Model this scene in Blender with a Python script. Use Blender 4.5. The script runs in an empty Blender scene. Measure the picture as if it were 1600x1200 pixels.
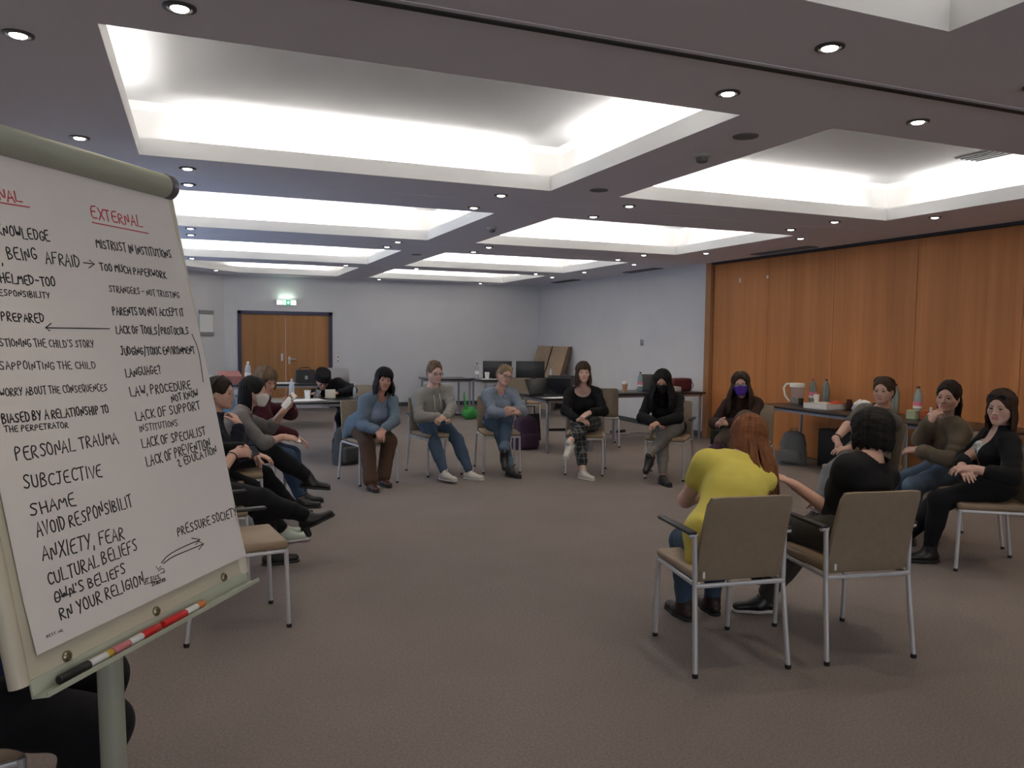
import bpy, bmesh, math, random, time
import numpy as np
from mathutils import Vector, Matrix

random.seed(7)
rng = np.random.default_rng(7)
SC = bpy.context.scene
COL = SC.collection

# ------------------------------------------------------------------ camera, world, light, exposure
CAMH = 1.55
YAW, PITCH, ROLL, FPX = 0.3835, -0.0603, 0.0119, 1225.5
H = 2.7265                      # soffit height
cy_, sy_ = math.cos(YAW), math.sin(YAW)
cf = Vector((sy_*math.cos(PITCH), cy_*math.cos(PITCH), math.sin(PITCH)))
cr = Vector((cy_, -sy_, 0)); cu = cr.cross(cf)
cr2 = cr*math.cos(ROLL) + cu*math.sin(ROLL); cu2 = -cr*math.sin(ROLL) + cu*math.cos(ROLL)
cam_data = bpy.data.cameras.new('camera'); cam = bpy.data.objects.new('camera', cam_data); COL.objects.link(cam)
cam.matrix_world = Matrix(((cr2.x, cu2.x, -cf.x, 0), (cr2.y, cu2.y, -cf.y, 0), (cr2.z, cu2.z, -cf.z, CAMH), (0, 0, 0, 1)))
cam_data.sensor_fit = 'HORIZONTAL'; cam_data.sensor_width = 36.0; cam_data.lens = FPX/1600*36.0
cam_data.clip_start = 0.05; cam_data.clip_end = 100
SC.camera = cam

SC.view_settings.view_transform = 'Standard'
SC.view_settings.look = 'None'
SC.view_settings.gamma = 1.0
SC.view_settings.use_curve_mapping = False
SC.view_settings.exposure = 0.50

world = bpy.data.worlds.new('world'); SC.world = world; world.use_nodes = True
world.node_tree.nodes['Background'].inputs[0].default_value = (0.55, 0.68, 1.0, 1)
world.node_tree.nodes['Background'].inputs[1].default_value = 0.6

COVE = 5.2      # watts per metre of cove strip
SPOT = 12.0       # watts per downlight
DAY = 21.0       # watts per window

def area(name, loc, direction, sx, sy, power, color):
    l = bpy.data.lights.new(name, 'AREA'); l.shape = 'RECTANGLE'; l.size = sx; l.size_y = sy
    l.energy = power; l.color = color
    o = bpy.data.objects.new(name, l); COL.objects.link(o); o.location = loc
    o.rotation_euler = Vector(direction).to_track_quat('-Z', 'Y').to_euler()
    return o

# coffers: x0, x1, y0, y1
XL0, XL1, XR0, XR1 = -0.334, 2.6676, 3.2965, 6.2786
CY = [(-0.15, 2.219), (3.452, 5.830), (7.105, 9.461), (10.754, 13.102), (13.837, 16.133)]
COFFERS = [(a, b, c, d) for (c, d) in CY for (a, b) in ((XL0, XL1), (XR0, XR1))]
LEDGE = 0.16; LIP = 0.115; LID = 0.38
WXL, WXR, WYB, WYF = -1.47, 7.432, 16.83, -7.0
for (a, b, c, d) in COFFERS:
    z = H + 0.075; e = LEDGE*0.42; g = 0.30          # strips lie low behind the lip and stop short of the corners
    warm = (1.0, 0.98, 0.95); tl = 0.95
    lx, ly = (b-a)-2*g, (d-c)-2*g; cv = COVE*(0.5 if c < 0 else 1.0)
    area('cove_light', (a-e, (c+d)/2, z), (-tl, 0, 1), ly, 0.05, cv*ly, warm)
    area('cove_light', (b+e, (c+d)/2, z), (tl, 0, 1), ly, 0.05, cv*ly, warm)
    area('cove_light', ((a+b)/2, c-e, z), (0, -tl, 1), lx, 0.05, cv*lx, warm)
    area('cove_light', ((a+b)/2, d+e, z), (0, tl, 1), lx, 0.05, cv*lx, warm)
WINDOWS = [(6.6, 8.6), (9.2, 11.2), (11.8, 13.8)]
for (a, b) in WINDOWS:
    area('daylight', (WXL-0.35, (a+b)/2, 1.55), (1, 0, -0.12), b-a, 1.4, DAY, (0.45, 0.66, 1.0))

FILL_WIN = [(0.2, 2.6), (3.4, 5.8)]      # unseen windows added behind the camera to brighten the paper and chair backs
for (a, b) in FILL_WIN:
    area('daylight', ((a+b)/2, WYF-0.35, 1.55), (0, 1, -0.05), b-a, 1.4, 66.0, (0.97, 0.98, 1.0))  # fill light outside each added window, aimed up the room

# ------------------------------------------------------------------ materials
MATS = {}
def nodes(m): return m.node_tree.nodes, m.node_tree.links
def mat(name, color, rough=0.6, metal=0.0, emit=None, estr=0.0, alpha=1.0, trans=0.0, noise=0.0, nscale=40.0, bump=0.0, bscale=200.0, spec=0.5, stretch=None, sheen=0.0):
    if name in MATS: return MATS[name]
    m = bpy.data.materials.new(name); m.use_nodes = True; MATS[name] = m
    N, L = nodes(m); b = N['Principled BSDF']
    b.inputs['Base Color'].default_value = (*color, 1); b.inputs['Roughness'].default_value = rough
    b.inputs['Metallic'].default_value = metal; b.inputs['Specular IOR Level'].default_value = spec
    if sheen: b.inputs['Sheen Weight'].default_value = sheen
    if trans: b.inputs['Transmission Weight'].default_value = trans; b.inputs['IOR'].default_value = 1.2
    if alpha < 1: b.inputs['Alpha'].default_value = alpha
    if emit: b.inputs['Emission Color'].default_value = (*emit, 1); b.inputs['Emission Strength'].default_value = estr
    if noise or bump:
        tc = N.new('ShaderNodeTexCoord'); src = tc.outputs['Object']
        if stretch:
            mp = N.new('ShaderNodeMapping'); mp.inputs['Scale'].default_value = stretch
            L.new(src, mp.inputs[0]); src = mp.outputs[0]
    if noise:
        t = N.new('ShaderNodeTexNoise'); t.inputs['Scale'].default_value = nscale; t.inputs['Detail'].default_value = 5
        L.new(src, t.inputs['Vector'])
        r = N.new('ShaderNodeValToRGB')
        r.color_ramp.elements[0].position = 0.3; r.color_ramp.elements[1].position = 0.7
        r.color_ramp.elements[0].color = (*[max(0, c*(1-noise)) for c in color], 1)
        r.color_ramp.elements[1].color = (*[min(1, c*(1+noise)) for c in color], 1)
        L.new(t.outputs['Fac'], r.inputs['Fac']); L.new(r.outputs['Color'], b.inputs['Base Color'])
    if bump:
        t2 = N.new('ShaderNodeTexNoise'); t2.inputs['Scale'].default_value = bscale; t2.inputs['Detail'].default_value = 3
        L.new(src, t2.inputs['Vector'])
        bp = N.new('ShaderNodeBump'); bp.inputs['Strength'].default_value = bump; bp.inputs['Distance'].default_value = 0.004
        L.new(t2.outputs['Fac'], bp.inputs['Height']); L.new(bp.outputs['Normal'], b.inputs['Normal'])
    return m

M_wall = mat('wall_paint', (0.66, 0.65, 0.66), 0.9, noise=0.02, nscale=3, bump=0.1, bscale=250)
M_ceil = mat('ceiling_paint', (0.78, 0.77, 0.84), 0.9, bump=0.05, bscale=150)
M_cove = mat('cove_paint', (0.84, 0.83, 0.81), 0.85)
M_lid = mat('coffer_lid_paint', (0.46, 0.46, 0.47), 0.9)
M_black = mat('black_plastic', (0.012, 0.012, 0.013), 0.45)
M_track = mat('track_black', (0.02, 0.02, 0.022), 0.6)
M_chrome = mat('satin_metal', (0.58, 0.58, 0.60), 0.42, 0.35, bump=0.02, bscale=300)
M_leather = mat('tan_leather', (0.30, 0.215, 0.135), 0.5, noise=0.06, nscale=12, bump=0.12, bscale=350)
M_leather_back = mat('taupe_fabric', (0.265, 0.207, 0.142), 0.75, noise=0.06, nscale=30, bump=0.15, bscale=500)
M_tabletop = mat('dark_table_laminate', (0.018, 0.016, 0.016), 0.28, noise=0.2, nscale=20)
M_tableedge = mat('table_edge', (0.02, 0.02, 0.02), 0.5)
M_tablemetal = mat('table_metal', (0.36, 0.37, 0.40), 0.4, 0.8)
M_base = mat('baseboard_grey', (0.07, 0.07, 0.075), 0.7)
M_frame = mat('door_frame_blue', (0.035, 0.035, 0.085), 0.5)
M_white = mat('white_paper', (0.80, 0.79, 0.77), 0.8, noise=0.02, nscale=6)
M_plastic = mat('white_plastic', (0.75, 0.73, 0.68), 0.4)
M_card = mat('card_board', (0.43, 0.305, 0.20), 0.9, noise=0.08, nscale=8, bump=0.08)
M_cardedge = mat('card_board_edge', (0.16, 0.105, 0.07), 0.9)

def wood(name, c0, c1, seamless=True, axis=2, scale=1.0):
    m = bpy.data.materials.new(name); m.use_nodes = True; N, L = nodes(m); b = N['Principled BSDF']
    tc = N.new('ShaderNodeTexCoord'); mp = N.new('ShaderNodeMapping')
    s = [9*scale, 9*scale, 9*scale]; s[axis] = 0.35*scale; mp.inputs['Scale'].default_value = s
    L.new(tc.outputs['Object'], mp.inputs[0])
    n = N.new('ShaderNodeTexNoise'); n.inputs['Scale'].default_value = 1.6; n.inputs['Detail'].default_value = 8; n.inputs['Roughness'].default_value = 0.62
    L.new(mp.outputs[0], n.inputs['Vector'])
    r = N.new('ShaderNodeValToRGB'); r.color_ramp.elements[0].position = 0.25; r.color_ramp.elements[1].position = 0.75
    r.color_ramp.elements[0].color = (*c0, 1); r.color_ramp.elements[1].color = (*c1, 1)
    L.new(n.outputs['Fac'], r.inputs['Fac'])
    # broad strips of veneer
    mp2 = N.new('ShaderNodeMapping'); s2 = [1.6, 1.6, 1.6]; s2[axis] = 0.05; mp2.inputs['Scale'].default_value = s2
    L.new(tc.outputs['Object'], mp2.inputs[0])
    n2 = N.new('ShaderNodeTexNoise'); n2.inputs['Scale'].default_value = 2.2; n2.inputs['Detail'].default_value = 2
    L.new(mp2.outputs[0], n2.inputs['Vector'])
    mx = N.new('ShaderNodeMix'); mx.data_type = 'RGBA'; mx.blend_type = 'MULTIPLY'; mx.inputs[0].default_value = 0.55
    r2 = N.new('ShaderNodeValToRGB'); r2.color_ramp.elements[0].position = 0.35; r2.color_ramp.elements[1].position = 0.65
    r2.color_ramp.elements[0].color = (0.72, 0.70, 0.68, 1); r2.color_ramp.elements[1].color = (1.0, 1.0, 1.0, 1)
    L.new(n2.outputs['Fac'], r2.inputs['Fac']); L.new(r.outputs['Color'], mx.inputs[6]); L.new(r2.outputs['Color'], mx.inputs[7])
    L.new(mx.outputs[2], b.inputs['Base Color']); b.inputs["Roughness"].default_value = 0.5; b.inputs["Specular IOR Level"].default_value = 0.22
    return m
M_wood = wood('wood_veneer', (0.49, 0.190, 0.062), (0.63, 0.262, 0.092))
M_door = wood('door_veneer', (0.36, 0.165, 0.06), (0.48, 0.24, 0.095))
M_jamb = wood('jamb_veneer', (0.36, 0.17, 0.075), (0.48, 0.24, 0.11))

def carpet():
    m = bpy.data.materials.new('carpet'); m.use_nodes = True; N, L = nodes(m); b = N['Principled BSDF']
    tc = N.new('ShaderNodeTexCoord')
    n = N.new('ShaderNodeTexNoise'); n.inputs['Scale'].default_value = 90; n.inputs['Detail'].default_value = 6; n.inputs['Roughness'].default_value = 0.75
    L.new(tc.outputs['Object'], n.inputs['Vector'])
    n2 = N.new('ShaderNodeTexNoise'); n2.inputs['Scale'].default_value = 1.4; n2.inputs['Detail'].default_value = 4
    L.new(tc.outputs['Object'], n2.inputs['Vector'])
    r = N.new('ShaderNodeValToRGB'); r.color_ramp.elements[0].position = 0.32; r.color_ramp.elements[1].position = 0.68
    r.color_ramp.elements[0].color = (0.185, 0.156, 0.144, 1); r.color_ramp.elements[1].color = (0.315, 0.272, 0.252, 1)
    L.new(n.outputs['Fac'], r.inputs['Fac'])
    r2 = N.new('ShaderNodeValToRGB'); r2.color_ramp.elements[0].position = 0.3; r2.color_ramp.elements[1].position = 0.7
    r2.color_ramp.elements[0].color = (0.90, 0.90, 0.90, 1); r2.color_ramp.elements[1].color = (1, 1, 1, 1)
    L.new(n2.outputs['Fac'], r2.inputs['Fac'])
    mx = N.new('ShaderNodeMix'); mx.data_type = 'RGBA'; mx.blend_type = 'MULTIPLY'; mx.inputs[0].default_value = 1
    L.new(r.outputs['Color'], mx.inputs[6]); L.new(r2.outputs['Color'], mx.inputs[7]); L.new(mx.outputs[2], b.inputs['Base Color'])
    b.inputs['Roughness'].default_value = 0.95; b.inputs['Specular IOR Level'].default_value = 0.15
    bp = N.new('ShaderNodeBump'); bp.inputs['Strength'].default_value = 0.5; bp.inputs['Distance'].default_value = 0.006
    L.new(n.outputs['Fac'], bp.inputs['Height']); L.new(bp.outputs['Normal'], b.inputs['Normal'])
    return m
M_carpet = carpet()

# ------------------------------------------------------------------ mesh helpers
class MB:
    """collects shapes into one mesh"""
    def __init__(s): s.v = []; s.f = []; s.m = []; s.sm = []
    def add(s, verts, faces, mi=0, smooth=False):
        o = len(s.v); s.v += [tuple(p) for p in verts]
        for f in faces: s.f.append(tuple(i+o for i in f)); s.m.append(mi); s.sm.append(smooth)
        return s
    def box(s, x0, x1, y0, y1, z0, z1, mi=0, M=None):
        v = [(x, y, z) for z in (z0, z1) for y in (y0, y1) for x in (x0, x1)]
        if M is not None: v = [M @ Vector(p) for p in v]
        return s.add(v, [(0, 2, 3, 1), (4, 5, 7, 6), (0, 1, 5, 4), (2, 6, 7, 3), (0, 4, 6, 2), (1, 3, 7, 5)], mi)
    def rbox(s, x0, x1, y0, y1, z0, z1, r=0.01, seg=3, mi=0, M=None):
        bm = bmesh.new(); bmesh.ops.create_cube(bm, size=1)
        bmesh.ops.scale(bm, vec=(x1-x0, y1-y0, z1-z0), verts=bm.verts)
        bmesh.ops.translate(bm, vec=((x0+x1)/2, (y0+y1)/2, (z0+z1)/2), verts=bm.verts)
        bmesh.ops.bevel(bm, geom=bm.edges[:], offset=r, segments=seg, profile=0.5, affect='EDGES')
        if M is not None: bm.transform(M)
        bm.verts.index_update()
        s.add([v.co[:] for v in bm.verts], [[v.index for v in f.verts] for f in bm.faces], mi, True); bm.free(); return s
    def tube(s, pts, r, n=10, mi=0, cap=True, closed=False, flat=None):
        P = [Vector(p) for p in pts]; k = len(P); R = r if isinstance(r, (list, tuple)) else [r]*k
        rings = []; up = None
        for i in range(k):
            a = P[(i-1) % k] if (closed or i > 0) else P[i]; b = P[(i+1) % k] if (closed or i < k-1) else P[i]
            t = (b-a).normalized()
            if up is None:
                up = Vector((0, 0, 1)) if abs(t.z) < 0.9 else Vector((1, 0, 0))
            up = (up - t*up.dot(t)).normalized(); sd = t.cross(up)
            rings.append([P[i] + (sd*math.cos(2*math.pi*j/n) + up*math.sin(2*math.pi*j/n)*(flat or 1))*R[i] for j in range(n)])
        vs = [p for rg in rings for p in rg]; fs = []
        for i in range(k if closed else k-1):
            i2 = (i+1) % k
            for j in range(n): fs.append((i*n+j, i*n+(j+1) % n, i2*n+(j+1) % n, i2*n+j))
        if cap and not closed: fs.append(tuple(range(n))[::-1]); fs.append(tuple((k-1)*n+j for j in range(n)))
        return s.add(vs, fs, mi, True)
    def lathe(s, prof, c=(0, 0, 0), n=20, mi=0, M=None):
        vs = []; fs = []; k = len(prof)
        for (r, z) in prof:
            for j in range(n):
                a = 2*math.pi*j/n; p = Vector((c[0]+max(r, 1e-5)*math.cos(a), c[1]+max(r, 1e-5)*math.sin(a), c[2]+z)); vs.append(M @ p if M is not None else p)
        for i in range(k-1):
            for j in range(n): fs.append((i*n+j, i*n+(j+1) % n, (i+1)*n+(j+1) % n, (i+1)*n+j))
        fs.append(tuple(range(n))[::-1]); fs.append(tuple((k-1)*n+j for j in range(n)))
        return s.add(vs, fs, mi, True)
    def prism(s, poly, z0, z1, mi=0):
        n = len(poly); vs = [(x, y, z0) for x, y in poly]+[(x, y, z1) for x, y in poly]
        return s.add(vs, [tuple(range(n))[::-1], tuple(range(n, 2*n))]+[(i, (i+1) % n, n+(i+1) % n, n+i) for i in range(n)], mi)
    def build(s, name, mats, parent=None, loc=None, autosmooth=True):
        me = bpy.data.meshes.new(name); me.from_pydata(s.v, [], s.f)
        for m in (mats if isinstance(mats, (list, tuple)) else [mats]): me.materials.append(m)
        me.polygons.foreach_set('material_index', s.m); me.polygons.foreach_set('use_smooth', s.sm)
        bm = bmesh.new(); bm.from_mesh(me); bmesh.ops.recalc_face_normals(bm, faces=bm.faces[:]); bm.to_mesh(me); bm.free()
        if any(s.sm): me.set_sharp_from_angle(angle=math.radians(40))
        o = bpy.data.objects.new(name, me); COL.objects.link(o)
        if parent: o.parent = parent
        if loc: o.location = loc
        return o
def empty(name, loc, rz=0):
    o = bpy.data.objects.new(name, None); COL.objects.link(o); o.location = loc; o.rotation_euler = (0, 0, rz); o.empty_display_size = 0.1
    return o
def tag(o, label, cat, group=None):
    o['label'] = label; o['category'] = cat
    if group: o['group'] = group
    return o
def struct(o): o['kind'] = 'structure'; return o
def yawof(fx, fy): return math.atan2(-fx, fy)
def copy_tree(o, parent=None):
    c = o.copy(); COL.objects.link(c)
    if parent: c.parent = parent
    for ch in list(o.children): copy_tree(ch, c)
    return c

# ------------------------------------------------------------------ room
struct(MB().box(WXL-0.1, WXR+0.3, WYF, WYB+0.1, -0.05, 0).build('floor', M_carpet))
# ceiling soffit with the coffer openings
def build_ceiling():
    b = MB()
    xs = [WXL-0.1, XL0, XL1, XR0, XR1, WXR+0.3]; ys = [WYF]
    for c, d in CY: ys += [c, d]
    ys.append(WYB+0.1)
    for i in range(5):
        for j in range(len(ys)-1):
            if i in (1, 3) and j % 2 == 1: continue
            b.add([(xs[i], ys[j], H), (xs[i+1], ys[j], H), (xs[i+1], ys[j+1], H), (xs[i], ys[j+1], H)], [(0, 3, 2, 1)], 0)
    cut = [(XL0, 14.83), (0.80, CY[4][1]), (XL0, CY[4][1])]     # slanting corner of the last bay
    b.add([(x, y, H) for x, y in cut], [(0, 1, 2)], 0)
    for (x0, x1, y0, y1) in COFFERS:
        if x0 == XL0 and y0 == CY[4][0]:
            poly = [(x0, y0), (x1, y0), (x1, y1), (0.80, y1), (x0, 14.83)]
        else: poly = [(x0, y0), (x1, y0), (x1, y1), (x0, y1)]
        n = len(poly); ctr = Vector((sum(p[0] for p in poly)/n, sum(p[1] for p in poly)/n))
        def off(d):
            out = []
            for i in range(n):
                p = Vector(poly[i]); e1 = (p-Vector(poly[i-1])).normalized(); e2 = (Vector(poly[(i+1) % n])-p).normalized()
                n1 = Vector((e1.y, -e1.x)); n2 = Vector((e2.y, -e2.x)); m = (n1+n2); m = m/m.dot(n1)
                out.append(p+m*d)
            return out
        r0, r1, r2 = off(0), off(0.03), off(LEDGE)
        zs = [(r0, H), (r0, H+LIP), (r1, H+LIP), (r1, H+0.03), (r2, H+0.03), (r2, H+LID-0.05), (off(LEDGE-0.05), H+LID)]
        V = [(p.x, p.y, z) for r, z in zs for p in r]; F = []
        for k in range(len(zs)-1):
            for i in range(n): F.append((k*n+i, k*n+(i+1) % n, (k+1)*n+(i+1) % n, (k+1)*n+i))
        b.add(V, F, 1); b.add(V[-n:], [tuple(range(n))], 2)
    # thin joints in the soffit between bays
    for y in (6.48, 10.1, 13.46):
        b.box(WXL, WXR, y-0.006, y+0.006, H-0.0015, H+0.001, 0)
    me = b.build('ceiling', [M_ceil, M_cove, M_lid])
    return me
struct(build_ceiling())
struct(MB().box(WXL-0.1, WXR+0.3, 2.802, 2.832, H-0.010, H-0.001).build('trim_1', M_track))   # partition track across the ceiling
struct(MB().box(WXL-0.1, WXR+0.3, 2.775, 2.802, H-0.004, H-0.001).box(WXL-0.1, WXR+0.3, 2.832, 2.86, H-0.004, H-0.001).build('trim_2', M_ceil))
# roof slab closing the coffers from above
struct(MB().box(WXL-0.2, WXR+0.4, WYF-0.1, WYB+0.2, H+0.45, H+0.5).build('ceiling_slab', M_ceil))

def wall(name, x0, x1, y0, y1, z0=0, z1=H+0.45, m=M_wall): return struct(MB().box(x0, x1, y0, y1, z0, z1).build(name, m))
# back wall with door opening
DX0, DX1, DZ = 0.79, 2.679, 2.016
struct(MB().box(0.54, DX0, WYB, WYB+0.12, 0, H+0.45).box(DX1, WXR+0.2, WYB, WYB+0.12, 0, H+0.45).box(DX0, DX1, WYB, WYB+0.12, DZ, H+0.45).build('wall_back', M_wall))
# slanting wall in the back left corner
struct(MB().prism([(0.54, WYB), (WXL, 14.85), (WXL-0.1, 14.95), (0.54, WYB+0.12)], 0, H+0.45).build('wall_corner', M_wall))
# left wall with windows
lw = MB(); ys = [WYF]+[v for w in WINDOWS for v in w]+[15.0]
for i in range(0, len(ys)-1, 2): lw.box(WXL-0.12, WXL, ys[i], ys[i+1], 0, H+0.45)
for a, b_ in WINDOWS: lw.box(WXL-0.12, WXL, a, b_, 0, 0.85); lw.box(WXL-0.12, WXL, a, b_, 2.3, H+0.45)
struct(lw.build('wall_left', M_wall))
M_glass = mat('window_glass', (0.9, 0.95, 1), 0.02, alpha=0.12)
for i, (a, b_) in enumerate(WINDOWS):
    w = MB()
    for yy in (a, (a+b_)/2-0.03, b_-0.06): w.box(WXL-0.09, WXL-0.03, yy, yy+0.06, 0.85, 2.3)
    w.box(WXL-0.09, WXL-0.03, a, b_, 0.85, 0.91).box(WXL-0.09, WXL-0.03, a, b_, 2.24, 2.3)
    wo = struct(w.build('window_%d' % (i+1), M_plastic))
    MB().box(WXL-0.065, WXL-0.06, a+0.06, b_-0.06, 0.91, 2.24).build('window_pane', M_glass, wo)
fw = MB(); xs_ = [WXL-0.1]+[v for w in FILL_WIN for v in w]+[WXR+0.3]
for i in range(0, len(xs_)-1, 2): fw.box(xs_[i], xs_[i+1], WYF-0.12, WYF, 0, H+0.45)
for a, b_ in FILL_WIN: fw.box(a, b_, WYF-0.12, WYF, 0, 0.85); fw.box(a, b_, WYF-0.12, WYF, 2.3, H+0.45)
struct(fw.build('wall_front', M_wall))
for i, (a, b_) in enumerate(FILL_WIN):  # frames and panes of the added, unseen fill windows
    w = MB()
    for xx in (a, (a+b_)/2-0.03, b_-0.06): w.box(xx, xx+0.06, WYF-0.09, WYF-0.03, 0.85, 2.3)
    w.box(a, b_, WYF-0.09, WYF-0.03, 0.85, 0.91).box(a, b_, WYF-0.09, WYF-0.03, 2.24, 2.3)
    wo = struct(w.build('window_%d' % (i+4), M_plastic))
    MB().box(a+0.06, b_-0.06, WYF-0.065, WYF-0.06, 0.91, 2.24).build('window_pane', M_glass, wo)
# right wall: white part, then the folding wood partition
YW = 10.313
wall('wall_right', WXR, WXR+0.2, YW, WYB+0.1)
struct(MB().box(WXR-0.025, WXR+0.2, YW-0.13, YW, 0, H).build('trim_3', M_jamb))
part = MB(); y = YW-0.13-0.03; k = 0
edges = [YW-0.15]+[8.92-1.225*i for i in range(10)]
for i in range(len(edges)-1):
    y1, y0 = edges[i], max(edges[i+1], WYF)
    if y1 <= WYF: break
    part.box(WXR+0.03, WXR+0.10, y0+0.003, y1-0.003, 0.012, H-0.035)
    part.box(WXR+0.045, WXR+0.09, y0-0.003, y0+0.003, 0.012, H-0.035, 1)
wr = struct(part.build('wall_partition', [M_wood, M_cardedge]))
struct(MB().box(WXR-0.02, WXR+0.2, WYF, YW-0.13, H-0.03, H+0.02).build('trim_4', M_track))
struct(MB().box(WXR+0.11, WXR+0.2, WYF, YW, 0, H+0.45).build('wall_behind', M_track))
# baseboards
struct(MB().box(0.54, DX0-0.0, WYB-0.015, WYB, 0, 0.085).box(DX1, WXR, WYB-0.015, WYB, 0, 0.085).build('baseboard_back', M_base))
struct(MB().box(WXR-0.015, WXR, YW, WYB-0.015, 0, 0.085).build('baseboard_right', M_base))
# door
struct(MB().box(DX0, DX0+0.07, WYB-0.03, WYB+0.1, 0, DZ).box(DX1-0.07, DX1, WYB-0.03, WYB+0.1, 0, DZ).box(DX0, DX1, WYB-0.03, WYB+0.1, DZ-0.07, DZ).build('trim_5', M_frame))
dm = 1.733
d1 = struct(MB().box(DX0+0.07, dm-0.003, WYB+0.01, WYB+0.05, 0.01, DZ-0.07).build('door_1', M_door))
d2 = struct(MB().box(dm+0.003, DX1-0.07, WYB+0.01, WYB+0.05, 0.01, DZ-0.07).build('door_2', M_door))
MB().rbox(dm-0.10, dm-0.055, WYB-0.0, WYB+0.012, 0.99, 1.14, 0.006).tube([(dm-0.078, WYB, 1.07), (dm-0.078, WYB-0.05, 1.07)], 0.01).build('door_handle', M_chrome, d1)
MB().rbox(dm+0.045, dm+0.09, WYB-0.0, WYB+0.012, 0.93, 1.08, 0.006).tube([(dm+0.068, WYB, 1.03), (dm+0.068, WYB-0.055, 1.03), (dm+0.09, WYB-0.06, 1.03), (dm+0.20, WYB-0.06, 1.03)], 0.011).build('door_handle', M_chrome, d2)
# fine joint lines in the back wall
for i, x in enumerate((3.35, 4.55, 5.75)):
    struct(MB().box(x-0.004, x+0.004, WYB-0.002, WYB, 0.085, H).build('trim_%d' % (6+i), M_wall))

# exit sign above the door
es = tag(empty('exit_sign', (1.74, WYB, 2.19)), 'lit white and green emergency exit sign above the double door', 'sign')
MB().rbox(-0.20, 0.20, -0.07, 0, -0.05, 0.06, 0.008).build('housing', mat('exit_white', (0.8, 0.8, 0.78), 0.5), es)
fc = MB(); fc.box(-0.19, 0.19, -0.073, -0.070, -0.042, 0.052, 0)
fc.box(-0.01, 0.085, -0.0745, -0.0735, -0.042, 0.052, 1)
fc.box(0.025, 0.05, -0.0755, -0.0745, -0.02, 0.03, 0).box(0.012, 0.063, -0.0755, -0.0745, -0.004, 0.014, 0)   # cross arrow
fc.box(-0.075, -0.06, -0.0745, -0.0735, -0.042, 0.052, 1).box(-0.035, -0.025, -0.0745, -0.0735, -0.03, 0.04, 1)
fc.build('face', [mat('exit_glow', (0.8, 1, 0.9), 0.5, emit=(0.85, 1, 0.92), estr=1.1), mat('exit_green', (0.0, 0.25, 0.10), 0.5, emit=(0.02, 0.55, 0.25), estr=0.7)], es)
area('exit_lamp', (1.74, WYB-0.09, 2.27), (0, 0.4, 1), 0.3, 0.03, 0.4, (0.75, 1, 0.8))

# notice board on the slanting wall
nb = tag(empty('notice_board', (0.19, 16.46, 1.74)), 'pale framed notice on the slanting wall left of the double door', 'notice')
nb.rotation_euler = (0, 0, math.atan2(WYB-14.85, 0.54-WXL))
MB().box(-0.17, 0.17, -0.02, -0.004, -0.24, 0.24).build('sheet', M_white, nb)
MB().box(-0.18, 0.18, -0.025, -0.002, 0.17, 0.25).build('bar', mat('grey_metal', (0.25, 0.25, 0.26), 0.5), nb)
MB().box(-0.18, 0.18, -0.025, -0.002, -0.25, -0.17).build('bar', mat('grey_metal', (0.25, 0.25, 0.26), 0.5), nb)

def socket(loc, n, rz, label):
    o = tag(empty('wall_socket', loc, rz), label, 'socket')
    for i in range(n):
        MB().rbox(-0.04, 0.04, -0.012, 0, -0.04+0.085*i, 0.04+0.085*i, 0.004, 2).build('cover_plate', M_plastic, o)
        MB().lathe([(0.019, 0), (0.019, 0.003)], (0, 0, 0), 14, M=Matrix.Translation((0, -0.012, 0.085*i)) @ Matrix.Rotation(math.pi/2, 4, 'X')).build('socket_hole', mat('socket_grey', (0.3, 0.3, 0.3), 0.5), o)
    return o
socket((2.80, WYB, 0.99), 2, 0, 'pale double light switch beside the right side of the blue door frame')
socket((WXR, 10.42, 0.31), 1, -math.pi/2, 'white wall socket low beside the wood partition')
hk = tag(empty('wall_hook', (WXR, 12.2, 1.47), -math.pi/2), 'small metal hook high on the white right wall', 'hook')
MB().rbox(-0.05, 0.05, -0.02, 0, -0.05, 0.05, 0.006, 2).tube([(0.05, -0.02, 0), (0.05, -0.06, -0.03), (0.05, -0.06, 0.06)], 0.01).build('plate', M_tablemetal, hk)
for i, y in enumerate((9.55, 8.95)):
    t = tag(empty('tape_scrap', (WXR+0.03, y, 2.42), -math.pi/2), ('left' if i == 0 else 'right')+'most small scrap of tape high on the wood partition', 'tape')
    MB().box(-0.02, 0.02, -0.002, 0, -0.03+0.02*i, 0.03).build('strip', M_white, t)

# ceiling fittings
M_lamp = mat('lamp_glow', (1, 0.95, 0.85), 0.4, emit=(1, 0.90, 0.76), estr=9.0)
M_ringm = mat('downlight_ring', (0.10, 0.10, 0.10), 0.35, 0.5)
DL = {-0.64: [3.70, 5.48, 7.25, 9.05], -0.04: [0.95, 2.55, 3.16, 6.16, 6.81, 9.63, 10.25, 13.45], 2.375: [2.52, 3.17, 6.18, 6.87, 9.79, 10.39, 13.46], 3.60: [2.52, 3.16, 6.18, 6.86, 9.80, 10.41, 13.46, 16.47], 5.89: [2.52, 3.16, 6.10, 6.72, 9.68, 10.41, 13.48, 16.55], 6.50: [3.70, 5.47, 7.25, 9.06, 10.97, 12.70, 14.07], 0.37: [15.77]}
ORD = ['nearest', 'second nearest', 'third nearest', 'fourth nearest', 'fifth nearest', 'sixth nearest', 'seventh nearest', 'eighth nearest', 'ninth nearest']
ROWN = {-0.64: 'row along the left ceiling edge', -0.04: 'row left of the left coffers', 2.375: 'row left of the central beam', 3.60: 'row right of the central beam', 5.89: 'row under the right coffer ends', 6.50: 'row nearest the wood partition', 0.37: ''}
dl0 = None
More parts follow.
